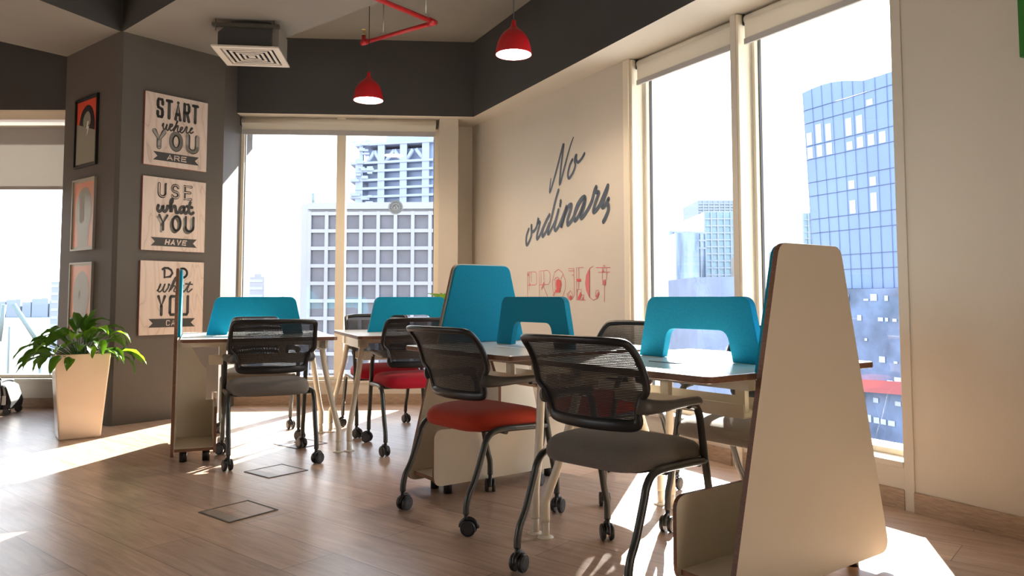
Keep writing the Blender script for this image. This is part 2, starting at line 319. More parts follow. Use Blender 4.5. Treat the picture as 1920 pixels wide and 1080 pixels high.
PJ=[[(3.494,0.995),(3.494,1.22),(3.366,1.22),(3.338,1.203),(3.339,1.118),(3.362,1.106),(3.49,1.106)],[(3.433,1.216),(3.429,1.136)],[(3.465,1.217),(3.466,1.067)],[(3.297,0.997),(3.3,1.222),(3.163,1.226),(3.126,1.201),(3.123,1.134),(3.153,1.107),(3.292,1.105)],[(3.269,1.213),(3.268,1.113)],[(3.227,1.218),(3.222,1.144)],[(3.231,1.093),(3.164,1.005)],[(2.999,1.229),(3.053,1.207),(3.09,1.134),(3.083,1.063),(3.054,1.009)],[(2.999,1.229),(2.939,1.204),(2.895,1.138),(2.895,1.069),(2.934,1.005)],[(3.068,1.141),(3.039,1.16),(3.01,1.165),(2.982,1.155)],[(2.926,1.188),(2.961,1.151)],[(3.076,1.016),(3.033,1.059)],[(3.046,1.141),(3.047,1.055)],[(2.843,1.23),(2.772,1.229),(2.764,1.023),(2.791,0.99),(2.824,0.978),(2.858,0.993),(2.872,1.031)],[(2.843,1.23),(2.843,1.211),(2.772,1.21)],[(2.796,1.178),(2.772,1.177)],[(2.824,1.054),(2.851,1.031),(2.845,0.997)],[(2.824,1.054),(2.794,1.027),(2.804,0.993)],[(2.641,1.233),(2.732,1.233),(2.734,0.979),(2.611,0.979)],[(2.702,1.227),(2.704,1.064)],[(2.73,1.062),(2.668,1.06),(2.672,1.023)],[(2.717,1.053),(2.731,1.023),(2.711,0.993)],[(2.662,1.017),(2.633,1.017),(2.637,0.979)],[(2.508,1.237),(2.555,1.222),(2.6,1.169),(2.613,1.107),(2.601,1.052),(2.564,1.004),(2.508,0.979),(2.453,0.994),(2.434,1.026),(2.446,1.054),(2.47,1.051),(2.48,1.026),(2.477,1.004)],[(2.555,1.222),(2.557,1.001)],[(2.468,1.225),(2.29,1.22)],[(2.438,1.188),(2.296,1.186)],[(2.39,1.217),(2.391,1.132)],[(2.337,1.215),(2.338,1.134)],[(2.365,1.092),(2.366,0.966)],[(2.386,1.093),(2.385,1.128),(2.35,1.131),(2.35,1.092)],[(2.378,1.234),(2.366,1.239),(2.354,1.233)]]
PF=[[(3.494,1.187),(3.494,1.203),(3.473,1.211),(3.473,1.186)],[(3.462,1.102),(3.449,1.128),(3.441,1.101)],[(3.262,1.065),(3.266,1.073),(3.22,1.136),(3.209,1.116)],[(3.032,1.109),(3.025,1.14),(2.996,1.151),(2.961,1.139),(2.951,1.104),(2.969,1.066),(2.969,1.039),(3.043,1.04),(3.025,1.063)],[(2.838,0.997),(2.821,1.02),(2.804,0.997),(2.821,0.978)],[(2.733,1.144),(2.671,1.143),(2.671,1.124),(2.733,1.125)],[(2.721,0.982),(2.678,1.045),(2.665,1.012),(2.692,0.979)],[(2.669,0.979),(2.64,1.012),(2.637,0.979)],[(2.555,1.222),(2.6,1.169),(2.613,1.107),(2.601,1.052),(2.557,0.997)],[(2.48,1.004),(2.44,1.044),(2.434,1.022),(2.459,0.994)],[(2.39,1.188),(2.372,1.216),(2.367,1.188)],[(2.383,1.093),(2.382,1.124),(2.35,1.127),(2.353,1.092)]]
WHERE=[[(0.339,2.414),(0.349,2.438),(0.347,2.4),(0.362,2.388),(0.38,2.436),(0.373,2.397),(0.389,2.385),(0.406,2.441)],[(0.403,2.41),(0.425,2.429),(0.421,2.443),(0.403,2.418),(0.411,2.385),(0.437,2.409),(0.467,2.467),(0.463,2.473),(0.445,2.402),(0.434,2.385),(0.46,2.428),(0.475,2.438),(0.468,2.399),(0.48,2.386),(0.507,2.413),(0.514,2.429),(0.499,2.427),(0.492,2.395),(0.508,2.383),(0.53,2.409),(0.545,2.442),(0.553,2.436),(0.546,2.397),(0.562,2.392),(0.585,2.419),(0.601,2.437),(0.589,2.438),(0.578,2.41),(0.586,2.392),(0.608,2.407)]]
WHATA=[[(0.325,1.753),(0.319,1.72),(0.333,1.702),(0.355,1.723),(0.364,1.754),(0.365,1.718),(0.382,1.706),(0.401,1.734),(0.401,1.754),(0.414,1.748)],[(0.415,1.742),(0.44,1.791),(0.44,1.814),(0.427,1.789),(0.432,1.707),(0.442,1.744),(0.465,1.76),(0.472,1.727),(0.477,1.704),(0.497,1.709)],[(0.544,1.76),(0.52,1.755),(0.507,1.73),(0.518,1.705),(0.541,1.727),(0.547,1.761),(0.545,1.72),(0.559,1.705),(0.579,1.723)],[(0.598,1.802),(0.586,1.751),(0.59,1.717),(0.608,1.705),(0.627,1.717)],[(0.568,1.766),(0.614,1.76)]]
WHATB=[[(0.335,1.054),(0.354,1.08),(0.363,1.112),(0.344,1.06),(0.355,1.044),(0.38,1.067),(0.399,1.112),(0.384,1.06),(0.398,1.044),(0.426,1.08),(0.429,1.11),(0.439,1.1)],[(0.434,1.048),(0.478,1.153),(0.492,1.16),(0.46,1.081)],[(0.447,1.061),(0.473,1.094),(0.487,1.087),(0.474,1.054),(0.488,1.045)],[(0.555,1.101),(0.535,1.081),(0.536,1.048),(0.556,1.055)],[(0.555,1.101),(0.549,1.048),(0.57,1.055),(0.616,1.129)],[(0.616,1.129),(0.59,1.062),(0.601,1.045),(0.632,1.069)],[(0.575,1.112),(0.634,1.109)]]
# ================================================================ the room
ZS = 2.72          # soffit above the windows
ZC = 3.445         # ceiling
R0 = Vector((1.853, 3.679)); RD = Vector((.49125, -.87102)); RN = Vector((.87102, .49125))   # right wall: along (towards camera), outward
def RW(u, z, off=0): p = R0-RD*u+RN*off; return (p.x, p.y, z)
B0 = Vector((-1.0, 7.30)); BD = Vector((.99756, .06976)); BN = Vector((-.06976, .99756))     # back wall
def BW(v, z, off=0): p = B0+BD*v+BN*off; return (p.x, p.y, z)
def slab(mb, fn, a0, a1, z0, z1, o0, o1, mi=0):
    vs = [fn(a, z, o) for z in (z0, z1) for o in (o0, o1) for a in (a0, a1)]
    mb.add(vs, [(0,1,3,2),(4,6,7,5),(0,4,5,1),(2,3,7,6),(0,2,6,4),(1,5,7,3)], mi)
def part(name, m, parent, *slabs, bev=0):
    mb = MB()
    for s_ in slabs: slab(mb, *s_)
    o = fixn(mb.build(name, m, parent)); 
    if bev: bevel(o, bev)
    return o
CA = Vector((-3.12, 6.02)); ca = Vector((.6293, .7771)); cb = Vector((-.7771, .6293))
mb = MB(); mb.prism([(-7,-4.2),(4.9,-4.2),(4.9,-1.6),(1.98,3.9),(-.2,7.75),(-7,7.55)], -.05, 0); struct(mb.build('floor', 'floor'))
mb = MB(); mb.prism([(-7,-4.2),(6.2,-4.2),(2.6,3.9),(.2,8.1),(-7,8.1)], ZC, ZC+.1); struct(mb.build('ceiling', 'ceil'))
# bulkhead over the windows: charcoal faces, cream underside
mb = MB(); poly = [(-2.62,7.08),(-.366,7.24),(2.05,2.37),(3.98,-1.5),(5.2,-1.5),(2.35,4.2),(.1,8.05),(-2.75,8.05)]
mb.prism(poly, ZS, ZC+.02, mi=1, mtop=0, mside=0); struct(mb.build('trim_1', ['dark', 'cream']))
# left bulkhead
mb = MB(); mb.prism([(-7,6.93),(-3.9,6.93),(-3.9,7.6),(-7,7.6)], 2.71, ZC+.02, mi=1, mtop=0, mside=0); struct(mb.build('trim_2', ['dark', 'cream']))
# ceiling beams meeting over the column
mb = MB(); mb.prism([(-3.135,6.05),(-2.44,5.41),(-.2,3.36),(2.2,1.15),(3.1,2.1),(.95,3.85),(-.942,5.41),(-1.89,6.21),(-2.6,6.86),(-2.95,6.5)], 3.125, ZC+.02, mi=1, mtop=0, mside=0); struct(mb.build('trim_3', ['dark', 'beam']))
mb = MB(); mb.prism([(-3.135,6.05),(-3.5,6.6),(-3.95,6.68),(-4.264,6.276),(-6.6,3.6),(-6.6,1.2),(-4.3,3.2),(-3.382,5.41)], 3.128, ZC+.02, mi=1, mtop=0, mside=0); struct(mb.build('trim_4', ['dark', 'beam']))
# column with a small chamfer
A1 = CA+cb*.05; Bc = CA+ca*.905; Dc = CA+cb*1.05
mb = MB(); mb.prism([tuple(CA+ca*.02), tuple(Bc), (-2.60,7.62), (-3.95,7.62), tuple(Dc), tuple(A1)], 0, ZC); struct(mb.build('wall_column', 'taupe'))
# back wall: sill wall, right pilaster, alcove
g = part('wall_back', 'cream', None, (BW,-1.62,.482,0,.20,0,.22), (BW,.30,.482,0,ZC,0,.45)); struct(g)
mb = MB(); mb.prism([(-.56,7.66),(-.2,7.69),(-.2,8.0),(-.56,8.0)], 0, ZC); struct(mb.build('wall_alcove', 'cream'))
struct(part('baseboard_back', 'base', None, (BW,-1.6,.482,0,.095,-.014,.001)))
# right wall
struct(part('wall_right', 'cream', None, (RW,-6.6,0,0,ZC,0,.25), (RW,2.04,4.62,0,ZC,0,.19), (RW,0,2.04,0,.195,0,.34), (RW,1.018,1.062,0,ZS,0,.17)))
struct(part('baseboard_right', 'base', None, (RW,-6.5,-.052,0,.095,-.016,.001), (RW,0,1.0,0,.095,-.010,.001), (RW,1.10,4.3,0,.095,-.014,.001)))
struct(part('trim_9', 'cream', None, (RW,-.05,.002,0,ZS,-.006,.001), bev=.002))
struct(part('trim_5', 'white_trim', None, (RW,2.05,2.11,0,ZS,-.012,.001), (RW,1.012,1.07,0,.13,-.012,.001), bev=.002))
# left wall with window 1
def LW(a, z, off=0): return (a, 7.03+off, z)
struct(part('wall_left', 'cream', None, (LW,-7,-3.9,0,.24,0,.22), (LW,-7,-6.1,0,2.72,0,.22)))
struct(part('baseboard_left', 'base', None, (LW,-6.9,-3.9,0,.09,-.014,.001)))
# closing walls behind the camera; unseen left opening added to let in fill light
def SW(a, z, off=0): return (-6.95+off*-1, a, z)
struct(part('wall_side', 'backwall', None, (SW,-4.2,-1.2,0,ZC,0,.2), (SW,-1.2,2.2,0,.9,0,.2), (SW,-1.2,2.2,2.5,ZC,0,.2), (SW,2.2,7.4,0,ZC,0,.2)))
def KW(a, z, off=0): return (a, -4.15-off, z)
struct(part('wall_rear', 'backwall', None, (KW,-7.1,6.2,0,ZC,0,.2)))

# windows -------------------------------------------------------
def window(idx, fn, a0, a1, z0, z1, mulls, dep=.16, fw=.035, sill=True, outer=0, label=None):
    fr = part('window_%d' % idx, 'white_trim', None,
        (fn,a0,a0+fw,z0,z1,dep-.05,dep+.04), (fn,a1-fw,a1,z0,z1,dep-.05,dep+.04), (fn,a0,a1,z1-fw*1.2,z1,dep-.05,dep+.04), (fn,a0,a1,z0,z0+.03,dep-.05,dep+.04),
        *[(fn,m_-w_/2,m_+w_/2,z0,z1,dep-.07,dep+.04) for m_, w_ in mulls], bev=.003)
    struct(fr)
    mb = MB(); mb.add([fn(a0+.01,z0+.01,dep+.004), fn(a1-.01,z0+.01,dep+.004), fn(a1-.01,z1-.01,dep+.004), fn(a0+.01,z1-.01,dep+.004)], [(0,1,2,3)]); mb.build('window_pane', 'glass', fr)
    gs = []
    for m_, w_ in [(a0+fw, 0), (a1-fw, 0)]:
        s_ = 1 if m_ < (a0+a1)/2 else -1
        gs.append((fn, m_, m_+s_*.006, z0+.03, z1-fw, dep-.02, dep+.0))
    part('window_gasket', 'gasket', fr, *[g_ if g_[1] < g_[2] else (g_[0], g_[2], g_[1])+g_[3:] for g_ in gs])
    if sill: part('window_sill', 'cream', fr, (fn,a0,a1,z0-.03,z0,-.012 if idx != 1 else -.02,dep+.25), bev=.003)
    return fr
w2 = window(2, BW, -1.60, .30, .225, ZS, [(-.635,.085)], dep=.10, fw=.05)
w3 = window(3, RW, 1.062, 2.04, .225, ZS, [], dep=.16, fw=.045)
w4 = window(4, RW, 0, 1.018, .225, ZS, [], dep=.16, fw=.045)
w1 = window(1, LW, -6.1, -3.9, .265, 2.71, [(-5.3,.08)], dep=.10, fw=.05)
# broad jamb boards that the far side of each right-hand window shows
struct(part('trim_6', 'white_trim', None, (RW,1.018,1.0,.225,ZS-.01,.004,.155), (RW,2.04,2.024,.225,ZS-.01,.004,.155), bev=.002))
struct(part('trim_7', 'alu', None, (RW,1.0,.996,.25,ZS-.1,.10,.118), (RW,2.024,2.018,.25,ZS-.1,.10,.118)))
# roller blinds --------------------------------------------------
def blind(name, label, fn, a0, a1, ztop, zbot, off, m='blind', group=None, r=.034, barh=.03, casehead=False):
    t = thing(name, label, 'roller blind', fn((a0+a1)/2, zbot, off), 0, group); inv = Matrix.Translation(-Vector(t.location))
    def F(mb, nm, mm, bv=0):
        o = fixn(mb.build(nm, mm, t, inv)); return o
    mb = MB(); mb.tube([fn(a0, ztop-r, off), fn(a1, ztop-r, off)], r, 20); F(mb, 'roller_tube', 'blind')
    mb = MB(); slab(mb, fn, a0+.012, a1-.012, zbot+barh*.5, ztop-r, off-.002-r*.9, off-r*.9+.001); F(mb, 'blind_fabric', m)
    mb = MB(); slab(mb, fn, a0+.010, a1-.010, zbot, zbot+barh, off-.008-r*.9, off-r*.9+.006); F(mb, 'bottom_bar', 'blind_grey')
    for a in (a0, a1):
        mb = MB(); slab(mb, fn, a-.004, a+.004, ztop-2*r, ztop, off-r, off+r); F(mb, 'bracket', 'black')
    return t
blind('roller_blind', 'wide cream roller blind rolled up above the paired window in the back wall', BW, -1.575, .275, ZS-.012, 2.545, .045, r=.04, barh=.045)
blind('roller_blind', 'cream roller blind at the top of the narrower window beside the wall lettering', RW, 1.08, 2.01, ZS-.01, 2.52, .065, group=None, barh=.035)
blind('roller_blind', 'cream roller blind over the tall window nearest the camera', RW, .03, .985, ZS-.01, 2.52, .065, barh=.035)
blind('roller_blind', 'half lowered pale screen blind in the far left window', LW, -6.05, -3.92, 2.60, 1.995, .05, m='screen', r=.02, barh=.03)
part('trim_8', 'white_trim', None, (LW,-6.1,-3.9,2.64,2.71,-.02,.10)); struct(bpy.data.objects['trim_8'])

# ---------------------------------------------------------------- lettering on the walls
def RWd(u, z, h): return RW(u, z, -h)
no = MB()
for i, s_ in enumerate(NO+ORD): ribbon(no, s_, .026 if i < 2 else (.030 if i < 8 else .036), RWd, .0012+.00012*i, 0, True, 4, i < 1)
no = no.build('wall_lettering', 'ink_blue'); tag(no, 'slate blue handwritten script reading No ordinary on the cream wall', 'lettering')
t = thing('wall_lettering', 'thin red ornamental capitals reading PROJECT under the blue script on the wall', 'lettering', RW(2.9, 1.1, 0)); inv = Matrix.Translation(-Vector(t.location))
mb = MB()
for i, s_ in enumerate(PJ): ribbon(mb, s_, .0055 if i not in (11,) else .012, RWd, .0012+.00004*i, 0, False)
mb.build('letter_outline', 'ink_pink', t, inv)
for i, s_ in enumerate(PF):
    mb = MB(); mb.v = [RWd(u, z, .003+.0001*i) for u, z in s_]; mb.face(range(len(s_))); mb.build('letter_fill', 'ink_red' if i in (3,6,4,5) else 'ink_pink', t, inv)

# ---------------------------------------------------------------- poster boards on the column
def CP(u, z, h=0): p = CA+ca*u+Vector((ca.y, -ca.x))*h; return (p.x, p.y, z)      # right face of the column
def CQ(u, z, h=0): p = CA+cb*u+Vector((-cb.y, cb.x))*h; return (p.x, p.y, z)      # left face
def board(label, z0, z1):
    t = thing('poster_board', label, 'poster', CP(.46, z0, 0), 0, None); inv = Matrix.Translation(-Vector(t.location))
    mb = MB(); mb.prism([(.195,z0),(.735,z0),(.735,z1),(.195,z1)], .001, .022, mi=0, mside=1, fn=lambda x, y, h: CP(x, y, h))
    fixn(mb.build('board', ['poster', 'poster_edge'], t, inv)); return t, inv
def banner(mb, z0, z1, x0=.27, x1=.665, h=.0235):
    o = len(mb.v); zm = (z0+z1)/2
    mb.v += [CP(x0,z0,h), CP(x1,z0,h), CP(x1-.035,zm,h), CP(x1,z1,h), CP(x0,z1,h), CP(x0+.035,zm,h)]; mb.face(range(o, o+6))
t, inv = board('top wooden poster board reading START where YOU ARE', 2.08, 2.68)
mb = MB(); word(mb, 'START', .285, .655, 2.475, 2.645, .026, CP, .16, .0235)
for i, s_ in enumerate(WHERE): ribbon(mb, s_, .012, CP, .0237+.0002*i)
word(mb, 'YOU', .255, .665, 2.215, 2.385, .040, CP, .18, .0235); banner(mb, 2.125, 2.195)
mb.build('lettering', 'ink', t, inv)
mb = MB(); word(mb, 'YOU', .257, .661, 2.221, 2.383, .026, CP, .20, .0248); mb.build('lettering_inlay', 'ink_light', t, inv)
mb = MB(); word(mb, 'ARE', .385, .555, 2.137, 2.183, .009, CP, .25, .0252); mb.build('banner_lettering', 'poster', t, inv)
t, inv = board('middle wooden poster board reading USE what YOU HAVE', 1.383, 1.984)
mb = MB(); word(mb, 'UsE', .315, .615, 1.815, 1.945, .024, CP, .35, .0235)
for i, s_ in enumerate(WHATA): ribbon(mb, s_, .026, CP, .0237+.0002*i)
word(mb, 'YOU', .325, .640, 1.545, 1.685, .020, CP, .3, .0245); banner(mb, 1.42, 1.49)
mb.build('lettering', 'ink', t, inv)
mb = MB(); word(mb, 'UsE', .3225, .6075, 1.8225, 1.9375, .009, CP, .38, .0252); mb.build('lettering_inlay', 'poster', t, inv)
mb = MB(); word(mb, 'YOU', .310, .625, 1.530, 1.670, .022, CP, .3, .0228); mb.build('lettering_shadow', 'ink_light', t, inv)
mb = MB(); word(mb, 'HAVE', .385, .570, 1.432, 1.478, .011, CP, .22, .0252, slant=.15); mb.build('banner_lettering', 'poster', t, inv)
t, inv = board('bottom wooden poster board reading DO what YOU CAN', .695, 1.297)
mb = MB(); word(mb, 'DO', .375, .595, 1.155, 1.25, .019, CP, .35, .0235)
for i, s_ in enumerate(WHATB): ribbon(mb, s_, .012, CP, .0237+.0002*i)
word(mb, 'You', .335, .610, .845, 1.02, .024, CP, .28, .0235); banner(mb, .755, .825)
mb.build('lettering', 'ink', t, inv)
mb = MB(); word(mb, 'CAN', .415, .535, .767, .813, .007, CP, .3, .0252); mb.build('banner_lettering', 'poster', t, inv)
# framed prints on the left face
HEAD = [(.30,-.02),(.30,.20),(.24,.34),(.20,.50),(.22,.68),(.32,.84),(.50,.92),(.68,.88),(.80,.74),(.84,.56),(.80,.40),(.74,.26),(.72,.10),(.72,-.02)]
def print_frame(label, z0, z1, frame_m, bgm, headm, kind):
    t = thing('framed_print', label, 'framed print', CQ(.57, z0), 0, None); inv = Matrix.Translation(-Vector(t.location)); u0, u1 = .795, .360
    fn = lambda x, y, h: CQ(x, y, h)
    mb = MB()
    for a, b, c_, d in ((u0,u0-.014,z0,z1),(u1+.014,u1,z0,z1),(u0-.014,u1+.014,z0,z0+.014),(u0-.014,u1+.014,z1-.014,z1)): slab(mb, lambda a_, z_, o_: CQ(a_, z_, o_), a, b, c_, d, .001, .022)
    fixn(mb.build('frame', frame_m, t, inv))
    P = lambda x, y, h: CQ(u0-.03+(u1-u0+.06)*x, z0+.03+(z1-z0-.06)*y, h)
    mb = MB(); slab(mb, lambda a_, z_, o_: CQ(a_, z_, o_), u0-.014, u1+.014, z0+.014, z1-.014, .002, .010); fixn(mb.build('backing', 'silver' if kind else 'frame_blk', t, inv))
    mb = MB(); mb.add([P(0,0,.0105),P(1,0,.0105),P(1,1,.0105),P(0,1,.0105)], [(0,1,2,3)]); mb.build('print_ground', bgm, t, inv)
    mb = MB(); hp = cat([(.5+(x-.5)*1.3, y, 0) for x, y in HEAD], 4); mb.add([P(p.x, min(max(p.y,0),1), .0112) for p in hp], [tuple(range(len(hp)))]); mb.build('silhouette', headm, t, inv)
    if kind == 0:
        mb = MB(); c_ = [(.36,.60),(.34,.70),(.42,.78),(.56,.82),(.68,.76),(.72,.66),(.68,.60),(.52,.58)]; cp = cat([(x, y, 0) for x, y in c_], 5, True); mb.add([P(p.x, p.y, .0118) for p in cp], [tuple(range(len(cp)))]); mb.build('cloud', 'print_reflect_grey', t, inv)
        mb = MB(); b_ = [(.56,.66),(.50,.54),(.57,.55),(.54,.42),(.66,.58),(.59,.57),(.63,.66)]; mb.add([P(x, y, .0123) for x, y in b_], [tuple(range(7))]); mb.build('lightning_bolt', 'printwhite', t, inv)
        mb = MB(); mb.add([P(*p, .0116) for p in ((0,.0),(1,.0),(1,.48),(0,.66))], [(0,1,2,3)]); mb.build('painted_reflection', 'print_reflect_grey', t, inv)  # grey reflection on the glass, laid on as a coloured panel
    else:
        mb = MB(); b_ = [(.30,.80),(.52,.78),(.54,.42),(.40,.36),(.31,.42)] if kind == 1 else [(.40,.62),(.46,.60),(.46,.50),(.40,.50)]
        mb.add([P(x, y, .0118) for x, y in b_], [tuple(range(len(b_)))]); mb.build('emblem', 'ink_light', t, inv)
    return t
print_frame('black framed orange print of a head with a lightning bolt, topmost of three', 2.09, 2.685, 'frame_blk', 'orange', 'printblack', 0)
print_frame('middle framed print on the left column face, pale head with a tall block inside', 1.39, 1.99, 'silver', 'salmon', 'print_reflect_grey', 1)
print_frame('lowest framed print on the left column face, just above the plant leaves', .69, 1.29, 'silver', 'salmon', 'print_reflect_grey', 2)
# green board at the far right edge
mb = MB(); slab(mb, RW, -1.5, -.592, 2.0, 2.85, -.03, -.001); gb = fixn(mb.build('wall_panel', mat('green_panel', (.02, .16, .015), .7))); tag(gb, 'green panel on the cream wall at the top right edge of the photo', 'wall panel')
# ================================================================ desks
def along(dx, dy): return math.atan2(dy, dx)
CAx, CAy, aA = .43, 3.527, along(.593, -.805)       # near run: gap centre and direction towards the camera
CBx, CBy, aB = -1.239, 5.419, radians(22.1)         # far run
DESK_Z = .75
def loc(kind, x, y=0):
    cx, cy, a = (CAx, CAy, aA) if kind[0] == 'A' else (CBx, CBy, aB)
    if kind[1] == '1': a += pi
    return (cx+x*cos(a)-y*sin(a), cy+x*sin(a)+y*cos(a), 0), a
def make_desk(label):
    t = thing('double_desk', label, 'desk')
    mb = MB(); mb.prism(rrect(.065,-.5,.994,.5,.03), .7265, .75, mi=0, mside=1); o = fixn(mb.build('tabletop', ['tablelam', 'ply'], t)); bevel(o, .004, 2)
    for y in (-.27, .27):
        mb = MB(); mb.box(.13,y-.018,.69,.985,y+.018,.7255); mb.build('side_rail', 'cream_metal', t)
    mb = MB(); mb.box(.11,-.30,.655,.16,.30,.7255); o = bevel(mb.build('end_rail', 'cream_metal', t), .004)
    for sy in (-1, 1):
        mb = MB()
        mb.tube(cat([(.135,sy*.265,.70),(.115,sy*.29,.55),(.075,sy*.335,.33),(.045,sy*.376,.19),(.035,sy*.386,.15),(.035,sy*.386,.065)],5), [.023]+[.0185]*25, 12, ry=[.0185]*26)
        mb.box(.10,sy*.265-.035,.665,.17,sy*.265+.035,.715)
        leg = mb.build('leg', 'cream_metal', t)
        mb = MB(); mb.cyl((.035,sy*.386,.005),(.035,sy*.386,.068),.0165); mb.lathe([(0,.0),(.034,.0),(.034,.004),(.02,.010),(0,.010)], 24, c=(.035,sy*.386,0)); mb.build('foot', 'cream_foot', leg)
    mb = MB(); mb.box(.16,-.10,.562,.825,.10,.566); mb.box(.16,-.104,.562,.825,-.10,.612); mb.box(.16,.10,.562,.825,.104,.612); mb.build('cable_tray', 'cream_metal', t)
    for x in (.36, .74):
        mb = MB(); mb.box(x-.022,-.012,.566,x+.022,.012,.7255); mb.build('tray_hanger', 'cream_metal', t)
    for y in (-.16, .16):
        mb = MB(); mb.box(.46,y-.045,.7501,.60,y+.045,.7515); mb.box(.462,y-.05,.7502,.598,y-.046,.7522, 1); mb.build('cable_flap', ['tablelam', 'black'], t)
    return t
LD = {'B1': 'white double desk at the left end of the back row, grey chairs on both sides',
      'B2': 'white double desk of the back row with crimson chairs, before the paired window',
      'A1': 'white double desk between the central teal panel and the brick red chair',
      'A2': 'sunlit white double desk nearest the camera, joined to the big cream end panel'}
desk0 = make_desk(LD['B1'])
def make_panel(label):
    """x towards the desk: the board stands at x=0, box towards -x (desk side)"""
    t = thing('desk_end_panel', label, 'desk panel')
    wb, wt, hp, bw = .47, .186, 1.185, .445
    side = lambda x, y, h: (h, x, y)
    mb = MB(); mb.prism(rpoly([(-wb,.045),(wb,.045),(wt,hp),(-wt,hp)], [.05,.05,.055,.055]), -.010, .010, mi=0, mside=1, fn=side); bevel(fixn(mb.build('board', ['lam', 'ply'], t)), .0015)
    k = lambda z: wb+(wt-wb)*(z-.045)/(hp-.045)-.006
    mb = MB(); mb.prism(rpoly([(-k(.752),.752),(k(.752),.752),(wt-.006,hp-.006),(-wt+.006,hp-.006)], [.004,.004,.05,.05]), -.026, -.0102, fn=side); bevel(fixn(mb.build('felt_pad', 'felt', t)), .004)
    mb = MB(); mb.prism(rpoly([(-bw,.055),(bw,.055),(bw,.335),(-bw,.335)], [.05,.05,.05,.05]), -.245, -.229, mi=0, mside=1, fn=side); o = fixn(mb.build('storage_front', ['lam', 'ply'], t))
    mb = MB(); mb.box(-.2285,-bw+.02,.075,-.0105,bw-.02,.093); mb.m = [0,0,1,1,1,1]; mb.build('storage_shelf', ['lam', 'ply'], t)
    for y in (0,):
        mb = MB(); mb.prism([(-.2280,.094),(-.0105,.094),(-.0105,.724),(-.065,.724),(-.155,.56),(-.185,.53),(-.185,.33),(-.2280,.33)], y-.009, y+.009, mi=0, mside=1, fn=lambda a, b, h: (a, h, b)); mb.build('bracket_plate', ['lam', 'ply'], t)
        mb = MB(); mb.box(-.252,y-.03,.335,-.232,y+.03,.375); bevel(mb.build('grip', 'cream_foot', t), .004)
    for x in (-.19, -.06):
        for y in (-.33, .33):
            mb = MB(); mb.cyl((x,y,0),(x,y,.0748),.022); mb.build('foot', 'black', t)
    return t
LP = {'B1': 'cream desk end panel seen edge on, before the poster column',
      'B2': 'desk end panel of the back row mostly hidden behind the central teal panel',
      'A1': 'central end panel with teal felt face and cream storage box, behind the brick red chair',
      'A2': 'large cream trapezoid end panel nearest the camera at the right, its outer side showing'}
panel0 = make_panel(LP['B1'])
def make_divider(label):
    t = thing('desk_divider', label, 'desk divider')
    side = lambda x, y, h: (x, h, y)
    inner = [(.355,.7515),(.37,.82),(.395,.868),(.675,.868),(.70,.82),(.715,.7515)]
    outer = [(.845,.7515),(.79,1.0),(.28,1.0),(.224,.7515)]
    def loop(o=0):
        a = rpoly([(.224,.7515),(.355,.7515),(.385,.872),(.685,.872),(.715,.7515),(.845,.7515),(.79,1.003),(.28,1.003)], [.004,.004,.05,.05,.004,.004,.05,.05], 8); return a
    P = loop(); mb = MB(); n = len(P)
    # both faces as strips between the inner arch and the outer outline, triangulated by bmesh
    mb.prism(P, -.017, .017, fn=side)
    o = fixn(mb.build('felt_screen', 'felt', t)); bevel(o, .006, 3)
    for x in (.29, .78):
        mb = MB(); mb.box(x-.05,-.022,.7502,x+.05,.022,.7514); mb.build('base_plate', 'cream_metal', t)
    return t
LV = {'B1': 'teal felt arch divider on the desk before the poster column, behind the grey chair',
      'B2': 'teal felt arch divider on the back row desk among the crimson chairs',
      'A1': 'dark shaded teal felt arch divider in front of the central teal panel',
      'A2': 'bright teal felt arch divider on the sunlit desk nearest the camera'}
div0 = make_divider(LV['B1'])
for k in ('B1', 'B2', 'A1', 'A2'):
    for o0, dx, L, gr in ((desk0, 0, LD, 'double desks'), (panel0, 1.02, LP, 'desk end panels'), (div0, 0, LV, 'teal arch dividers')):
        o = o0 if k == 'B1' else copy_tree(o0)
        x, y = dx, 0
        if o0 is panel0: x, y = (1.034 if k == 'A2' else 1.022, 0)
        p, a = loc(k, x, y); o.location = p; o.rotation_euler = (0, 0, a); o['label'] = L[k]; o['group'] = gr

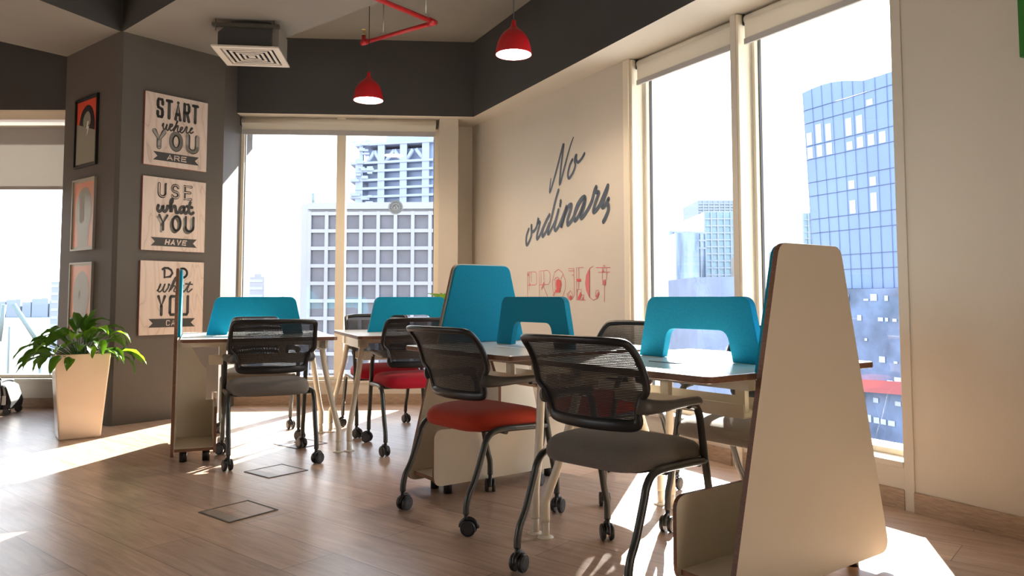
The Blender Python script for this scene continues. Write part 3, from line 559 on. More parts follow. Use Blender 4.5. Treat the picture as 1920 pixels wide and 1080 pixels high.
# ================================================================ chairs
def interp(tab, z):
    for (z0, v0), (z1, v1) in zip(tab, tab[1:]):
        if z <= z1: return v0+(v1-v0)*max(0, (z-z0)/(z1-z0))
    return tab[-1][1]
HW = [(.55,.192),(.60,.200),(.635,.208),(.655,.218),(.685,.246),(.72,.250),(.80,.245),(.86,.237)]
YP = [(.53,-.118),(.60,-.128),(.66,-.140),(.72,-.155),(.78,-.178),(.82,-.208),(.845,-.236),(.865,-.262)]
def back_pt(u, z, off=0): 
    return Vector((u*interp(HW, z), interp(YP, z)-.045*(1-u*u)+off, z))
def make_chair(seat_m, label, kind, grey_arm=False):
    t = thing('stacking_chair', label, 'chair')
    # seat cushion: rings of a superellipse
    mb = MB(); n = 40; rings = [(.0,.414),(.90,.414),(.97,.419),(1.0,.437),(.995,.456),(.965,.474),(.90,.487),(.75,.496),(.5,.500),(.2,.501)]
    for r, z in rings:
        for i in range(n):
            a = 2*pi*i/n; c, s_ = cos(a), sin(a); e = 2/5.5
            x = .245*r*abs(c)**e*(1 if c > 0 else -1); y = .225*r*abs(s_)**e*(1 if s_ > 0 else -1)
            fx = 1-.10*max(0, -y/.212) ; dz = -.020*max(0, y/.212)**2 - .006*(x/.238)**2*0
            mb.v.append((x*fx, y+.035, z+dz*(1 if z > .43 else .4)-.012*max(0, -y/.225)**3))
    for j in range(len(rings)-1):
        for i in range(n): mb.face((j*n+i, j*n+(i+1) % n, (j+1)*n+(i+1) % n, (j+1)*n+i), 0, True)
    mb.face([(len(rings)-1)*n+i for i in range(n)], 0, True); fixn(mb.build('seat', seat_m, t))
    mb = MB(); mb.prism(rrect(-.215,-.155,.215,.235,.06), .408, .4175); mb.build('seat_pan', 'black', t)
    mb = MB(); mb.cyl((-.25,-.04,.405),(.25,-.04,.405),.011); mb.cyl((-.25,.17,.402),(.25,.17,.402),.011); mb.build('seat_frame', 'tube', t)
    # back
    lp = [(0,.560),(.6,.561),(.93,.564),(1,.578),(1,.60),(1,.63),(1,.655),(1,.685),(1,.72),(1,.77),(1,.81),(.995,.838),(.95,.850),(.8,.854),(.5,.856),(0,.857)]
    lp = lp+[(-a, b) for a, b in lp[-2:0:-1]]
    loopp = cat([back_pt(a, b) for a, b in lp], 4, True)
    mb = MB(); rr = [.0135+.004*max(0, (p.z-.82)/.045)+.010*max(0, (.60-p.z)/.045) for p in loopp]
    mb.tube(loopp, rr, 10, closed=True, ry=[.0125]*len(rr)); bk = mb.build('backrest', 'black', t)
    mb = MB(); NU, NZ = 16, 14
    for j in range(NZ+1):
        for i in range(NU+1): mb.v.append(tuple(back_pt(-.985+1.97*i/NU, .562+(.853-.562)*j/NZ)))
    for j in range(NZ):
        for i in range(NU): a = j*(NU+1)+i; mb.face((a, a+1, a+NU+2, a+NU+1), 0, True)
    mb.build('mesh_panel', 'mesh', bk)
    for sx in (-1, 1):
        mb = MB()   # arm pad tapering forward from the back frame
        pth = cat([(sx*.212,-.150,.640),(sx*.238,-.125,.632),(sx*.250,-.04,.628),(sx*.252,.08,.630),(sx*.251,.160,.628)], 4); N = len(pth)
        mb.tube(pth, [.034-.018*min(1, i/(N*.6)) for i in range(N)], 12, ry=[.014+.006*min(1, i/(N*.4)) for i in range(N)], up=(0,0,1))
        mb.build('armrest', 'black' if not grey_arm else 'grey_arm', t)
        for front in (1, 0):
            mb = MB()
            if front: pts = [(sx*.25,.10,.618),(sx*.25,.125,.616),(sx*.25,.150,.606),(sx*.25,.172,.570),(sx*.25,.186,.50),(sx*.25,.215,.36),(sx*.25,.245,.22),(sx*.25,.262,.165),(sx*.25,.265,.13),(sx*.25,.265,.088)]
            else: pts = [(sx*.25,.205,.410),(sx*.25,.05,.417),(sx*.25,-.07,.419),(sx*.25,-.125,.408),(sx*.25,-.156,.375),(sx*.25,-.172,.33),(sx*.25,-.215,.22),(sx*.25,-.246,.165),(sx*.25,-.258,.12),(sx*.25,-.260,.088)]
            mb.tube(cat(pts, 4), .0140, 12); leg = mb.build('leg', 'tube', t)
            cx, cy = sx*.25, (.265 if front else -.26); mb = MB(); ang = {(1,1): .4, (1,0): -.9, (-1,1): .9, (-1,0): .25}[(sx, front)]
            mt = Matrix.Translation((cx, cy, 0)) @ Matrix.Rotation(ang, 4, 'Z')
            def T(p): return tuple(mt @ Vector(p))
            mb.tube([T((0,0,.058)), T((0,0,.092))], .010, 10, 1)
            for s_ in (-1, 1):
                mb.tube([T((s_*.009,.012,.033)), T((s_*.012,.012,.033)), T((s_*.022,.012,.033)), T((s_*.026,.012,.033))], [.029,.033,.033,.030], 22, 0)
                mb.tube([T((s_*.0262,.012,.033)), T((s_*.0275,.012,.033))], [.024,.022], 22, 2)
            hood = [T((0, .012+.036*cos(a), .033+.036*sin(a))) for a in [radians(x) for x in range(0, 181, 15)]]
            mb.tube(hood, .010, 8, 1)
            mb.build('caster', ['wheel', 'black', 'wheelcap'], leg)
    return t
CH = [  # kind, label, x, y, heading(deg)
 ('grey', 'grey seated mesh back chair nearest the camera, its black back turned to us', .38, 2.865, 44.5),
 ('orange', 'brick red seated mesh back chair left of the near grey chair', -.155, 3.66, 40),
 ('grey', 'grey seated mesh back chair before the desk at the left end of the back row', -1.515, 4.835, 114),
 ('grey', 'grey seated chair behind the left end desk, seen through the mesh of another chair', -1.829, 5.603, 292),
 ('red', 'crimson seated mesh back chair on the near side of the back row desk', -.662, 5.235, 112),
 ('red', 'crimson seated chair on the window side of the back row desk', -.983, 5.889, 293),
 ('grey', 'grey seated chair under the sunlit desk, partly behind the cream end panel', 0, 0, 0),
 ('orange', 'black mesh back chair on the wall side of the desk beside the central teal panel', 0, 0, 0),
]
def abs_pt(t_, s_): return (CAx+.593*t_+.805*s_, CAy-.805*t_+.593*s_)
protos = {}
for kind, lab, x, y, hd in CH:
    if 'sunlit desk' in lab: (x, y), hd = abs_pt(.525, .36), 216
    if 'wall side' in lab: (x, y), hd = abs_pt(-.44, .42), 217
    if kind not in protos: o = protos[kind] = make_chair({'grey': 'greyseat', 'orange': 'orangeseat', 'red': 'redseat'}[kind], lab, kind, kind != 'black')
    else: o = copy_tree(protos[kind])
    o['label'] = lab; o['group'] = 'stacking chairs around the desks'; o.location = (x, y, 0); o.rotation_euler = (0, 0, radians(hd-90))

# ================================================================ pendants, pipe, diffuser
def pendant(label, x, y, zb, top, lamp=True):
    t = thing('pendant_lamp', label, 'pendant lamp', (x, y, zb)); 
    prof = [(.118,0),(.1205,.006),(.116,.04),(.108,.075),(.092,.115),(.066,.150),(.040,.172),(.022,.192),(.014,.215),(.011,.235),(.0,.236)]
    inn = [(.118,0),(.113,.04),(.104,.075),(.088,.112),(.060,.145),(.0,.150)]
    mb = MB(); P = cat([(a, b, 0) for a, b in prof[:-1]], 3); mb.lathe([(p.x, p.y) for p in P]+[(0,.236)], 40); mb.build('lamp_shade', 'redlamp', t)
    mb = MB(); mb.lathe([(a*.985, b+.001) for a, b in inn], 40); mb.build('shade_lining', 'lampin', t)
    mb = MB(); mb.lathe([(0,.008),(.03,.012),(.042,.035),(.038,.062),(.02,.085),(.014,.13),(0,.13)], 24); mb.build('bulb', 'bulb', t)
    mb = MB(); mb.cyl((0,0,.234),(0,0,top-zb-.02),.0028, 8); mb.build('cord', 'black', t)
    mb = MB(); mb.lathe([(0,top-zb-.028),(.045,top-zb-.026),(.05,top-zb-.012),(.05,top-zb),(0,top-zb)], 24); mb.build('ceiling_rose', 'black', t)
    if lamp:
        l = bpy.data.lights.new('pendant_light', 'SPOT'); l.energy = 26; l.color = (1, .80, .60); l.spot_size = radians(150); l.spot_blend = .6; l.shadow_soft_size = .05
        lo = bpy.data.objects.new('pendant_light', l); COL.objects.link(lo); lo.location = (0, 0, -.01); lo.parent = t
    return t
pendant('red bell pendant lamp on a long black cord, the left one over the back desks', -1.17, 6.17, 2.60, ZC)['group'] = 'red pendant lamps'
pendant('red bell pendant lamp, the right one before the bulkhead corner', .011, 5.02, 2.61, ZC)['group'] = 'red pendant lamps'
t = thing('sprinkler_pipe', 'red sprinkler pipe with an elbow and brass head hanging under the ceiling', 'pipe', (-.6, 5.8, 3.12)); inv = Matrix.Translation((.6, -5.8, -3.12))
pA, pE, pC = Vector((-1.237,6.288,3.12)), Vector((-.597,5.815,3.12)), Vector((-1.10,5.16,3.12))
mb = MB(); mb.tube([pA, pE], .0165, 16); mb.tube([pE, pE+(pC-pE)*1.9], .0185, 16); mb.build('pipe_run', 'redpipe', t, inv)
mb = MB(); d1 = (pA-pE).normalized(); d2 = (pC-pE).normalized()
mb.tube([pE+d1*.06, pE+d1*.02, pE, pE+d2*.02, pE+d2*.06], [.023]*5, 16); mb.tube([pA-d1*.05, pA+d1*.02], .022, 16); mb.tube([pA, pA+Vector((0,0,.06))], [.02,.018], 14); mb.build('pipe_fitting', 'redpipe', t, inv)
mb = MB(); q = pA+Vector((0,0,.06)); mb.tube([q, q+Vector((0,0,.045))], [.010,.006], 10); mb.lathe([(0,.045),(.022,.047),(.022,.051),(0,.052)], 14, c=tuple(q)); mb.build('sprinkler_head', 'brass', t, inv)
for q in (Vector((-1.05,6.15,3.12)), pE+(pC-pE)*.12):
    mb = MB(); mb.tube([q+Vector((0,0,.045)), Vector((q.x,q.y,ZC))], .005, 8); mb.tube([q+Vector((.02*sin(a),.02*cos(a)*0,.022+.024*cos(a))) for a in [radians(x) for x in range(0,360,30)]], .003, 6, closed=True); mb.build('hanger_rod', 'zinc', t, inv)
# supply air diffuser on a hanging boot
dc = Vector((-2.062, 5.985)); da = math.atan2(.057, .494)
t = thing('air_diffuser', 'square white louvred ceiling air diffuser under a dark hanging duct boot', 'air vent', (dc.x, dc.y, 2.90), da)
mb = MB(); hs = .265
def ringq(mb, a, za, b, zb_, mi=0):
    o = len(mb.v)
    for s_, z in ((a, za), (b, zb_)): mb.v += [(-s_,-s_,z),(s_,-s_,z),(s_,s_,z),(-s_,s_,z)]
    for i in range(4): j = (i+1) % 4; mb.face((o+i, o+j, o+4+j, o+4+i), mi)
hs = .25; ringq(mb, hs, 0, .20, 0); ringq(mb, hs, 0, hs, .012); ringq(mb, .20, 0, .197, .03); ringq(mb, hs, .012, .197, .032); fixn(mb.build('frame', 'grille', t))
for k, s_ in enumerate((.184, .144, .104, .064)):
    mb = MB(); ringq(mb, s_, .001, s_-.021, .001); ringq(mb, s_, .001, s_, .004); ringq(mb, s_-.021, .001, s_-.019, .006); ringq(mb, s_, .004, s_-.019, .006); fixn(mb.build('louvre', 'grille', t))
mb = MB(); mb.box(-.026,-.026,.001,.026,.026,.005); mb.build('centre_plate', 'grille', t)
mb = MB(); mb.box(-.196,-.196,.018,.196,.196,.020); mb.build('cavity_shade', 'black', t)  # black sheet standing for the shade behind the louvres
mb = MB(); mb.prism([(-.215,.0365),(.18,.0365),(.18,.215),(-.115,.215),(-.215,.13)], -.19, .19, fn=lambda x, y, h: (x, h, y)); fixn(mb.build('boot', 'duct', t))
mb = MB(); mb.box(.182,-.15,.04,.232,.22,.222); mb.build('duct', 'ductgrey', t)
mb = MB(); mb.box(-.25,-.235,.165,.25,-.195,.190); mb.build('hanger_bar', 'steel', t)
for x in (-.225, .205): mb = MB(); mb.cyl((x,-.215,.13),(x,-.215,.224),.004,6); mb.build('threaded_rod', 'steel', t)

# ================================================================ floor boxes
def fbox(label, A, B_, C, D, lid=0):
    A, B_, C, D = [Vector((*p, 0)) for p in (A, B_, C, D)]; c = (A+B_+C+D)/4
    t = thing('floor_outlet_box', label, 'floor box', tuple(c)); 
    def q(u, v, z): p = A*(1-u)*(1-v)+D*u*(1-v)+B_*(1-u)*v+C*u*v; return (p.x-c.x, p.y-c.y, z)
    mb = MB()
    def strip(u0, v0, u1, v1, z): vs = [q(u0,v0,.0002), q(u1,v0,.0002), q(u1,v1,.0002), q(u0,v1,.0002), q(u0,v0,z), q(u1,v0,z), q(u1,v1,z), q(u0,v1,z)]; mb.add(vs, [(0,3,2,1),(4,5,6,7),(0,1,5,4),(1,2,6,5),(2,3,7,6),(3,0,4,7)])
    e = .035
    strip(0,0,1,e,.003); strip(0,1-e,1,1,.003); strip(0,e,e,1-e,.003); strip(1-e,e,1,1-e,.003); fixn(mb.build('frame', 'steel', t))
    mb = MB(); strip(e,.27,1-e,1-e,.0018); fixn(mb.build('lid', 'floor', t))
    mb = MB(); strip(e,e,1-e,.26,.0025); fixn(mb.build('cable_flap', 'flap', t))
    return t
M['floorlid'] = mat('lid_wood', (.30, .19, .125), .4, var=.15, scale=5, stretch=(3,12,1)); M['flap'] = mat('grey_flap', (.30, .25, .21), .35, .2)
fbox('floor outlet box with a framed wood lid nearest the camera', (-1.461,3.643), (-1.302,3.857), (-1.102,3.688), (-1.256,3.474))['group'] = 'floor outlet boxes'
fbox('floor outlet box just in front of the grey chair at the left end desk', (-1.539,4.475), (-1.38,4.679), (-1.179,4.515), (-1.346,4.319))['group'] = 'floor outlet boxes'
fbox('farthest floor outlet box, under the left end desk between chair casters', (-1.629,5.308), (-1.47,5.51), (-1.266,5.345), (-1.423,5.142))['group'] = 'floor outlet boxes'

# ================================================================ planter with a peace lily
def taper_pot(t, wb, wt, h):
    mb = MB(); rings = []
    for z, w in ((0,wb/2-.01),(.012,wb/2),(h-.006,wt/2),(h,wt/2-.002),(h,wt/2-.014),(h-.05,wt/2-.02)):
        rr_ = rrect(-w,-w,w,w,.012,3); rings.append([(x, y, z) for x, y in rr_])
    n = len(rings[0]); mb.v = [p for r in rings for p in r]
    for j in range(len(rings)-1):
        for i in range(n): mb.face((j*n+i, j*n+(i+1) % n, (j+1)*n+(i+1) % n, (j+1)*n+i))
    mb.face(range(n)[::-1]); mb.build('pot', 'pot', t)
    w = wt/2-.0195; mb = MB(); mb.prism(rrect(-w,-w,w,w,.01,3), h-.06, h-.045); mb.build('soil', 'soil', t)
def leaf(mb, st, base, az, el, L, wd, droop, stemL, roll=0, mi=0):
    """stem then blade, curved under its own weight"""
    p = Vector(base); d = Vector((cos(az)*cos(el), sin(az)*cos(el), sin(el))); pts = [p.copy()]
    for i in range(6): p = p+d*(stemL/6); d = (d+Vector((0,0,-.035*droop))).normalized(); pts.append(p.copy())
    st.tube(pts, [.0042-.0004*i for i in range(7)], 6)
    side = d.cross(Vector((0,0,1))); side = side.normalized() if side.length > .1 else Vector((1,0,0)); side = (Matrix.Rotation(roll, 3, d) @ side)
    n = 10; o = len(mb.v); prof = [0,.45,.78,.96,1,.95,.83,.65,.43,.2,.0]
    for i in range(n+1):
        up = side.cross(d).normalized(); w = wd/2*prof[i]; wob = .004*sin(i*1.9)
        mb.v += [tuple(p+side*w+up*(.28*w+wob)), tuple(p+side*w*.5+up*.06*w), tuple(p-up*.002), tuple(p-side*w*.5+up*.06*w), tuple(p-side*w+up*(.28*w-wob))]
        p = p+d*(L/n); d = (d+Vector((0,0,-.16*droop))).normalized(); side = (side-d*side.dot(d)).normalized()
    for i in range(n):
        for k in range(4): a = o+i*5+k; mb.face((a, a+1, a+6, a+5), mi, True)
t = thing('potted_peace_lily', 'peace lily with broad drooping leaves in a tall tapered cream planter by the column', 'potted plant', (-3.125, 5.60, 0), radians(35))
taper_pot(t, .265, .35, .60)
mb = MB(); st = MB(); random.seed(11)
for i in range(64):
    az = 2*pi*i/64*7.3+random.uniform(-.3,.3); ring = random.random(); el = radians(74-58*ring+random.uniform(-8,8))
    leaf(mb, st, (.06*cos(az)*ring, .06*sin(az)*ring, .55), az, el, random.uniform(.14,.235), random.uniform(.055,.09), random.uniform(.7,1.9), random.uniform(.13,.25)*(.95+.1*ring), random.uniform(-.6,.6), 1 if random.random() < .3 else 0)
mb.build('foliage', ['leaf', 'leaf2'], t); st.build('leaf_stem', 'stem', t)
# little plant behind the central panel, only a leaf tip shows
q = loc('B2', .93, .40)[0]
t = thing('small_potted_plant', 'small plant showing one green leaf tip beside the central teal panel', 'potted plant', (q[0], q[1], .7505))
mb = MB(); mb.lathe([(0,0),(.035,0),(.045,.08),(.041,.08),(.038,.07),(0,.068)], 20); mb.build('pot', 'pot', t)
mb = MB(); st = MB()
for i in range(9): leaf(mb, st, (0,0,.065), 2*pi*i/9+.3, radians(72), .15, .06, 1.0, .13, 0, 1)
mb.build('foliage', ['leaf', 'leaf2'], t); st.build('leaf_stem', 'stem', t)

# ================================================================ wheeled camera case at the left edge
t = thing('wheeled_case', 'black and silver wheeled bag on the floor at the left edge by the window', 'bag', (-4.43, 6.70, 0), radians(8)); t.scale = (.86, .86, .86)
M['bagblk'] = mat('bag_fabric', (.018,.018,.02), .6, bump=.5, bscale=120); M['bagsil'] = mat('bag_silver', (.22,.23,.24), .3, .4); M['bagwht'] = mat('bag_label', (.75,.75,.73), .5)
mb = MB(); mb.prism(rpoly([(-.34,.05),(.16,.05),(.17,.13),(.12,.28),(.04,.32),(-.34,.32)], [.03,.03,.05,.05,.05,.05]), -.13, .13, fn=lambda x, y, h: (x, h, y)); bevel(fixn(mb.build('case_body', 'bagblk', t)), .012, 3)
mb = MB(); mb.prism(rpoly([(-.34,.20),(.135,.17),(.115,.275),(.04,.325),(-.34,.325)], [.01,.02,.04,.04,.01]), -.136, .136, fn=lambda x, y, h: (x, h, y)); bevel(fixn(mb.build('case_lid', 'bagsil', t)), .012, 3)
for x in (-.22, -.02, .08):
    mb = MB(); mb.tube(cat([(x,-.142,.06),(x+.01,-.143,.20),(x-.01,-.13,.315),(x-.02,-.05,.331),(x-.02,.05,.331),(x-.01,.13,.315)], 4), .006, 6, ry=.014); mb.build('strap', 'bagblk', t)
mb = MB(); mb.box(.03,-.146,.10,.13,-.1385,.19); mb.build('label_plate', 'bagwht', t)
for x, y in ((.13,-.12),(.13,.12),(-.28,-.12),(-.28,.12)):
    mb = MB(); mb.cyl((x,y-.015,.032),(x,y+.015,.032),.032, 18); mb.box(x-.02,y-.018,.04,x+.02,y+.018,.06); mb.build('wheel', 'wheel', t)
mb = MB(); mb.tube(cat([(-.10,-.03,.325),(-.09,-.03,.355),(0,-.03,.362),(.03,-.03,.325)], 5), .008, 8); mb.build('handle', 'bagblk', t)
# round seal on the window glass
q = BW(-.118, 1.868, .09)
t = thing('window_decal', 'round blue grey printed seal on the glass of the paired window', 'decal', q, math.atan2(BD.y, BD.x)); M['decal'] = mat('decal_blue', (.20,.27,.36), .6); M['decal2'] = mat('decal_pale', (.45,.55,.66), .6)
FD = lambda x, y, h: (x, -h, y)
def disc(mb, r, h, cx=0, cy=0, n=36, r0=0):
    if r0 == 0: o = len(mb.v); mb.v += [FD(cx+r*cos(2*pi*i/n), cy+r*sin(2*pi*i/n), h) for i in range(n)]; mb.face(range(o, o+n)); return
    o = len(mb.v); mb.v += [FD(cx+q_*cos(2*pi*i/n), cy+q_*sin(2*pi*i/n), h) for q_ in (r0, r) for i in range(n)]
    for i in range(n): mb.face((o+i, o+(i+1) % n, o+n+(i+1) % n, o+n+i))
mb = MB(); disc(mb, .070, .001, r0=.066); disc(mb, .060, .001, r0=.040); disc(mb, .034, .001)
mb.build('seal_ink', 'decal', t)
mb = MB(); disc(mb, .0655, .0013, r0=.061); disc(mb, .0395, .0013, r0=.0345); disc(mb, .009, .0018, .006, .012, 14); disc(mb, .010, .0018, -.012, -.004, 14); disc(mb, .010, .0018, .016, -.006, 14)
ribbon(mb, [(-.022,-.016),(0,-.024),(.022,-.014)], .008, FD, .0020); ribbon(mb, [(-.060,.0),(-.040,.0)], .004, FD, .0020, smooth=False); ribbon(mb, [(.060,.0),(.040,.0)], .004, FD, .0020, smooth=False)
for i in range(22):
    a = radians(20+i*6.4); ribbon(mb, [(.046*cos(a), .046*sin(a)), (.054*cos(a), .054*sin(a))], .0022, FD, .0021, smooth=False)
    a = -a; ribbon(mb, [(.046*cos(a), .046*sin(a)), (.054*cos(a), .054*sin(a))], .0022, FD, .0021, smooth=False)
mb.build('seal_print', 'decal2', t)
# ================================================================ the city outside
GZ = -42.0
def X(px, Y): return (px-960)/F_PX*Y           # street plan drawn from bearings
def Zt(py, Y): return 1.0+(HZ-py)*Y/F_PX*1.003
M['ground'] = mat('city_ground', (.13,.13,.135), .8, var=.25, scale=.03); M['sea'] = mat('shallow_sea', (.10,.135,.17), .3, var=.05, scale=.004)
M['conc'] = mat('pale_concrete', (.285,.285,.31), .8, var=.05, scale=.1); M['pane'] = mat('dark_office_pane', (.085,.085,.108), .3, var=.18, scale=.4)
M['steelblue'] = mat('hazy_core_grey', (.27,.34,.50), .6); M['slabc'] = mat('hazy_slab', (.26,.31,.41), .7); M['hazebox'] = mat('hazy_concrete', (.26,.30,.35), .8)  # haze is mixed into these building colours as pale blue
M['gl1'] = mat('hazy_blue_glass', (.115,.185,.37), .22, var=.18, scale=.09, stretch=(1,1,.5)); M['gl2'] = mat('hazy_teal_glass', (.18,.29,.35), .25, var=.25, scale=.12)  # distant glass tinted with painted haze
M['gl3'] = mat('hazy_shimmer_glass', (.20,.28,.38), .2, var=.55, scale=.5, stretch=(1,1,.12)); M['mull'] = mat('mullion_blue', (.07,.095,.16), .5); M['blindw'] = mat('white_office_blind', (.34,.41,.50), .7)
M['podium'] = mat('podium_glass', (.085,.12,.20), .35, var=.5, scale=.35); M['podred'] = mat('red_awning', (.30,.06,.05), .6); M['stone'] = mat('pale_stone_facade', (.34,.31,.27), .8)
M['roofgrey'] = mat('grey_roof_block', (.19,.23,.33), .7, var=.15, scale=.3); M['crane'] = mat('crane_paint', (.16,.22,.22), .6); M['site'] = mat('orange_site_earth', (.17,.09,.055), .9, var=.35, scale=.12)
mb = MB(); mb.prism([(-1500,20),(1500,20),(3000,1500),(-900,1500),(-1500,700)], GZ-1, GZ); o = mb.build('floor_ground', 'ground'); struct(o)
mb = MB(); mb.prism([(-6000,300),(-700,300),(-800,1500),(-500,4000),(3000,6000),(-6000,6000)], GZ-.6, GZ+.15); o = mb.build('sea', 'sea'); tag(o, 'pale blue sea beyond the left windows', 'sea', kind='stuff')
def prismb(name, poly, z0, z1, m, parent, lean=None):
    mb = MB(); n = len(poly); lean = lean or (0, 0); dz = z1-z0
    mb.v = [(x, y, z0) for x, y in poly]+[(x+lean[0]*dz, y+lean[1]*dz, z1) for x, y in poly]
    mb.face(range(n)[::-1]); mb.face(range(n, 2*n))
    for i in range(n): j = (i+1) % n; mb.face((i, j, n+j, n+i))
    return mb.build(name, m, parent)
# grid-fronted office block
Y = 120; x0, x1 = X(577, Y), X(577, Y)+42; zt = Zt(382, Y)
t = thing('office_tower', 'pale concrete office block with a square window grid seen through the paired window', 'building', ((x0+x1)/2, Y+12, GZ))
T = Matrix.Translation((-(x0+x1)/2, -Y-12, -GZ))
def P_(name, m, mb): o = mb.build(name, m, t); o.data.transform(T); return o
mb = MB(); mb.prism([(x0-1.6,Y+1.6),(x0-.2,Y+.1),(x1,Y-1.5),(x1,Y+26),(x0-1.6,Y+26)], GZ, zt); P_('wall', 'conc', mb)
cw = 2.70; n = 0
fy = lambda x: Y+.1-(x-x0)*.038
mbg = MB()
cols = 15; rows = 22; ztop = Zt(404, Y)
for i in range(cols+1):
    xa = x0+.15+i*cw; 
    mbg.box(xa-.12, fy(xa)-.75, GZ, xa+.42, fy(xa)+.1, ztop+.55)
for j in range(rows+1):
    z = ztop-j*2.72
    if z < GZ: break
    mbg.add([(x0,fy(x0)-.7,z-.05),(x1,fy(x1)-.7,z-.05),(x1,fy(x1)+.1,z-.05),(x0,fy(x0)+.1,z-.05),(x0,fy(x0)-.7,z+.5),(x1,fy(x1)-.7,z+.5),(x1,fy(x1)+.1,z+.5),(x0,fy(x0)+.1,z+.5)], [(0,3,2,1),(4,5,6,7),(0,1,5,4),(1,2,6,5),(2,3,7,6),(3,0,4,7)])
mbg.add([(x0,fy(x0)-.9,ztop+.9),(x1,fy(x1)-.9,ztop+.9),(x1,fy(x1)+1,ztop+.9),(x0,fy(x0)+1,ztop+.9),(x0,fy(x0)-.9,zt+.1),(x1,fy(x1)-.9,zt+.1),(x1,fy(x1)+1,zt+.1),(x0,fy(x0)+1,zt+.1)], [(0,3,2,1),(4,5,6,7),(0,1,5,4),(1,2,6,5),(2,3,7,6),(3,0,4,7)])
P_('facade_grid', 'conc', mbg)
for j in range(11):
    for i in range(9):
        xa = x0+.15+i*cw+.42; z1_ = ztop-j*2.72-.05; mb = MB()
        mb.box(xa, fy(xa)-.22, z1_-2.17, xa+cw-.54, fy(xa)-.02, z1_); P_('window', 'pane', mb)
mb = MB(); mb.box(x0+.15+9*cw+.42, fy(x1)-.3, ztop-30, x1, fy(x1)+1.4, ztop-.05); mb.box(x0+.5, fy(x0)-.1, GZ, x1, fy(x0)+.0, ztop-11*2.72); P_('lower_glazing', 'pane', mb)
mb = MB(); mb.cyl((X(582,Y),Y+1,zt),(X(582,Y),Y+1,Zt(361,Y)),.25,8); P_('mast', 'crane', mb)
# tower under construction behind it
Y = 230; t = thing('tower_under_construction', 'unfinished high-rise with bare floor slabs and columns behind the pale office block', 'building', (X(740,Y), Y, GZ)); T = Matrix.Translation((-X(740,Y), -Y, -GZ))
xa, xb = X(660,Y), X(802,Y); sl = -.12     # facade turns away to the left
fy = lambda x: Y+(xb-x)*.28
def oslab(mb, x0, x1, z0, z1, d0, d1): mb.add([(x0,fy(x0)+d0,z0),(x1,fy(x1)+d0,z0),(x1,fy(x1)+d1,z0),(x0,fy(x0)+d1,z0),(x0,fy(x0)+d0,z1),(x1,fy(x1)+d0,z1),(x1,fy(x1)+d1,z1),(x0,fy(x0)+d1,z1)], [(0,3,2,1),(4,5,6,7),(0,1,5,4),(1,2,6,5),(2,3,7,6),(3,0,4,7)])
for k, py in enumerate((268, 303, 319, 336, 352, 368, 386, 403)):
    z = Zt(py, fy((xa+xb)/2)); mb = MB(); oslab(mb, xa-(2.2 if k % 2 else .6), xb+1.5+(4 if k > 4 else 0), z-.35, z+.35, -1.2, 16); P_('floor_slab', 'slabc', mb)
for k, px in enumerate((668, 675, 713, 755, 797)):
    x = X(px, fy(X(px,Y))); mb = MB(); w = .6 if k < 2 else 1.1; oslab(mb, x-w, x+w, GZ, Zt(262, Y) if k else Zt(290, Y), -.9, 1.2); P_('column', 'slabc', mb)
mb = MB()
for a, b in ((716,735),(752,735),(757,772),(795,778),(680,695),(708,695)):
    mb.tube([(X(a,Y), fy(X(a,Y))-.2, Zt(300,Y)), (X(b,Y), fy(X(b,Y))-.2, Zt(277,Y))], .7, 6)
P_('brace', 'slabc', mb)
mb = MB(); oslab(mb, X(680,Y), X(830,Y), GZ, Zt(272,Y), 2.2, 30); oslab(mb, X(708,Y), X(900,Y), GZ, Zt(235,Y), 9, 30); oslab(mb, X(800,Y), X(900,Y), GZ, Zt(240,Y), 1.5, 10); P_('core_wall', 'steelblue', mb)
mb = MB(); random.seed(3)
for i in range(26):
    x = X(random.uniform(655,690), Y); z = Zt(random.uniform(258,380), Y); mb.box(x-random.uniform(.5,1.6), fy(x)-1.6, z, x+random.uniform(.4,1.2), fy(x)-1, z+random.uniform(.3,1))
P_('scaffold', 'slabc', mb)
def block(label, px0, px1, py, Y, m, depth=20, name='distant_building', group=None):
    t = thing(name, label, 'building', ((X(px0,Y)+X(px1,Y))/2, Y+depth/2, GZ+(.2 if Y > 1000 else 0)), 0, group); w = X(px1,Y)-X(px0,Y)
    z = Zt(py,Y)-GZ; mb = MB(); mb.box(-w/2,-depth/2,0,w/2,depth/2,z); mb.box(-w*.2,-depth*.2,z,w*.15,depth*.2,z*1.02+.5); mb.build('wall', m, t)
    mb = MB(); nf = max(3, int((z-10)/6)); 
    for k in range(min(nf, 14)): zz = z-1.2-k*z/16; mb.box(-w*.42,-depth/2-.15,zz-z*.022,w*.42,-depth/2+.01,zz)
    mb.build('window_band', 'hazepane', t); return t
M['hazepane'] = mat('hazy_panes', (.34,.38,.44), .6)  # panes paled by haze put into the colour
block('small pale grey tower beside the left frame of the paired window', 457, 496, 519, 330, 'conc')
# low skyline across the water
random.seed(5)
sk = [(-20,12,566),(14,40,562),(44,60,567),(62,92,560),(95,118,564),(500,529,553),(533,552,549),(553,566,560)]
names = ['low hazy block at the left edge of the photo across the water','wide hazy block on the far shore above the crane boom','narrow hazy block on the far shore','broad hazy block on the far shore near the column','hazy block on the far shore touching the poster column','hazy low block far behind the left pane of the paired window','hazy low block beside the pale office block','small hazy block behind the teal divider']
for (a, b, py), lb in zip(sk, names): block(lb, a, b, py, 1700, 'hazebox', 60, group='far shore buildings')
block('pale block just outside the left window behind the plant leaves', 97, 112, 528, 300, 'hazebox')
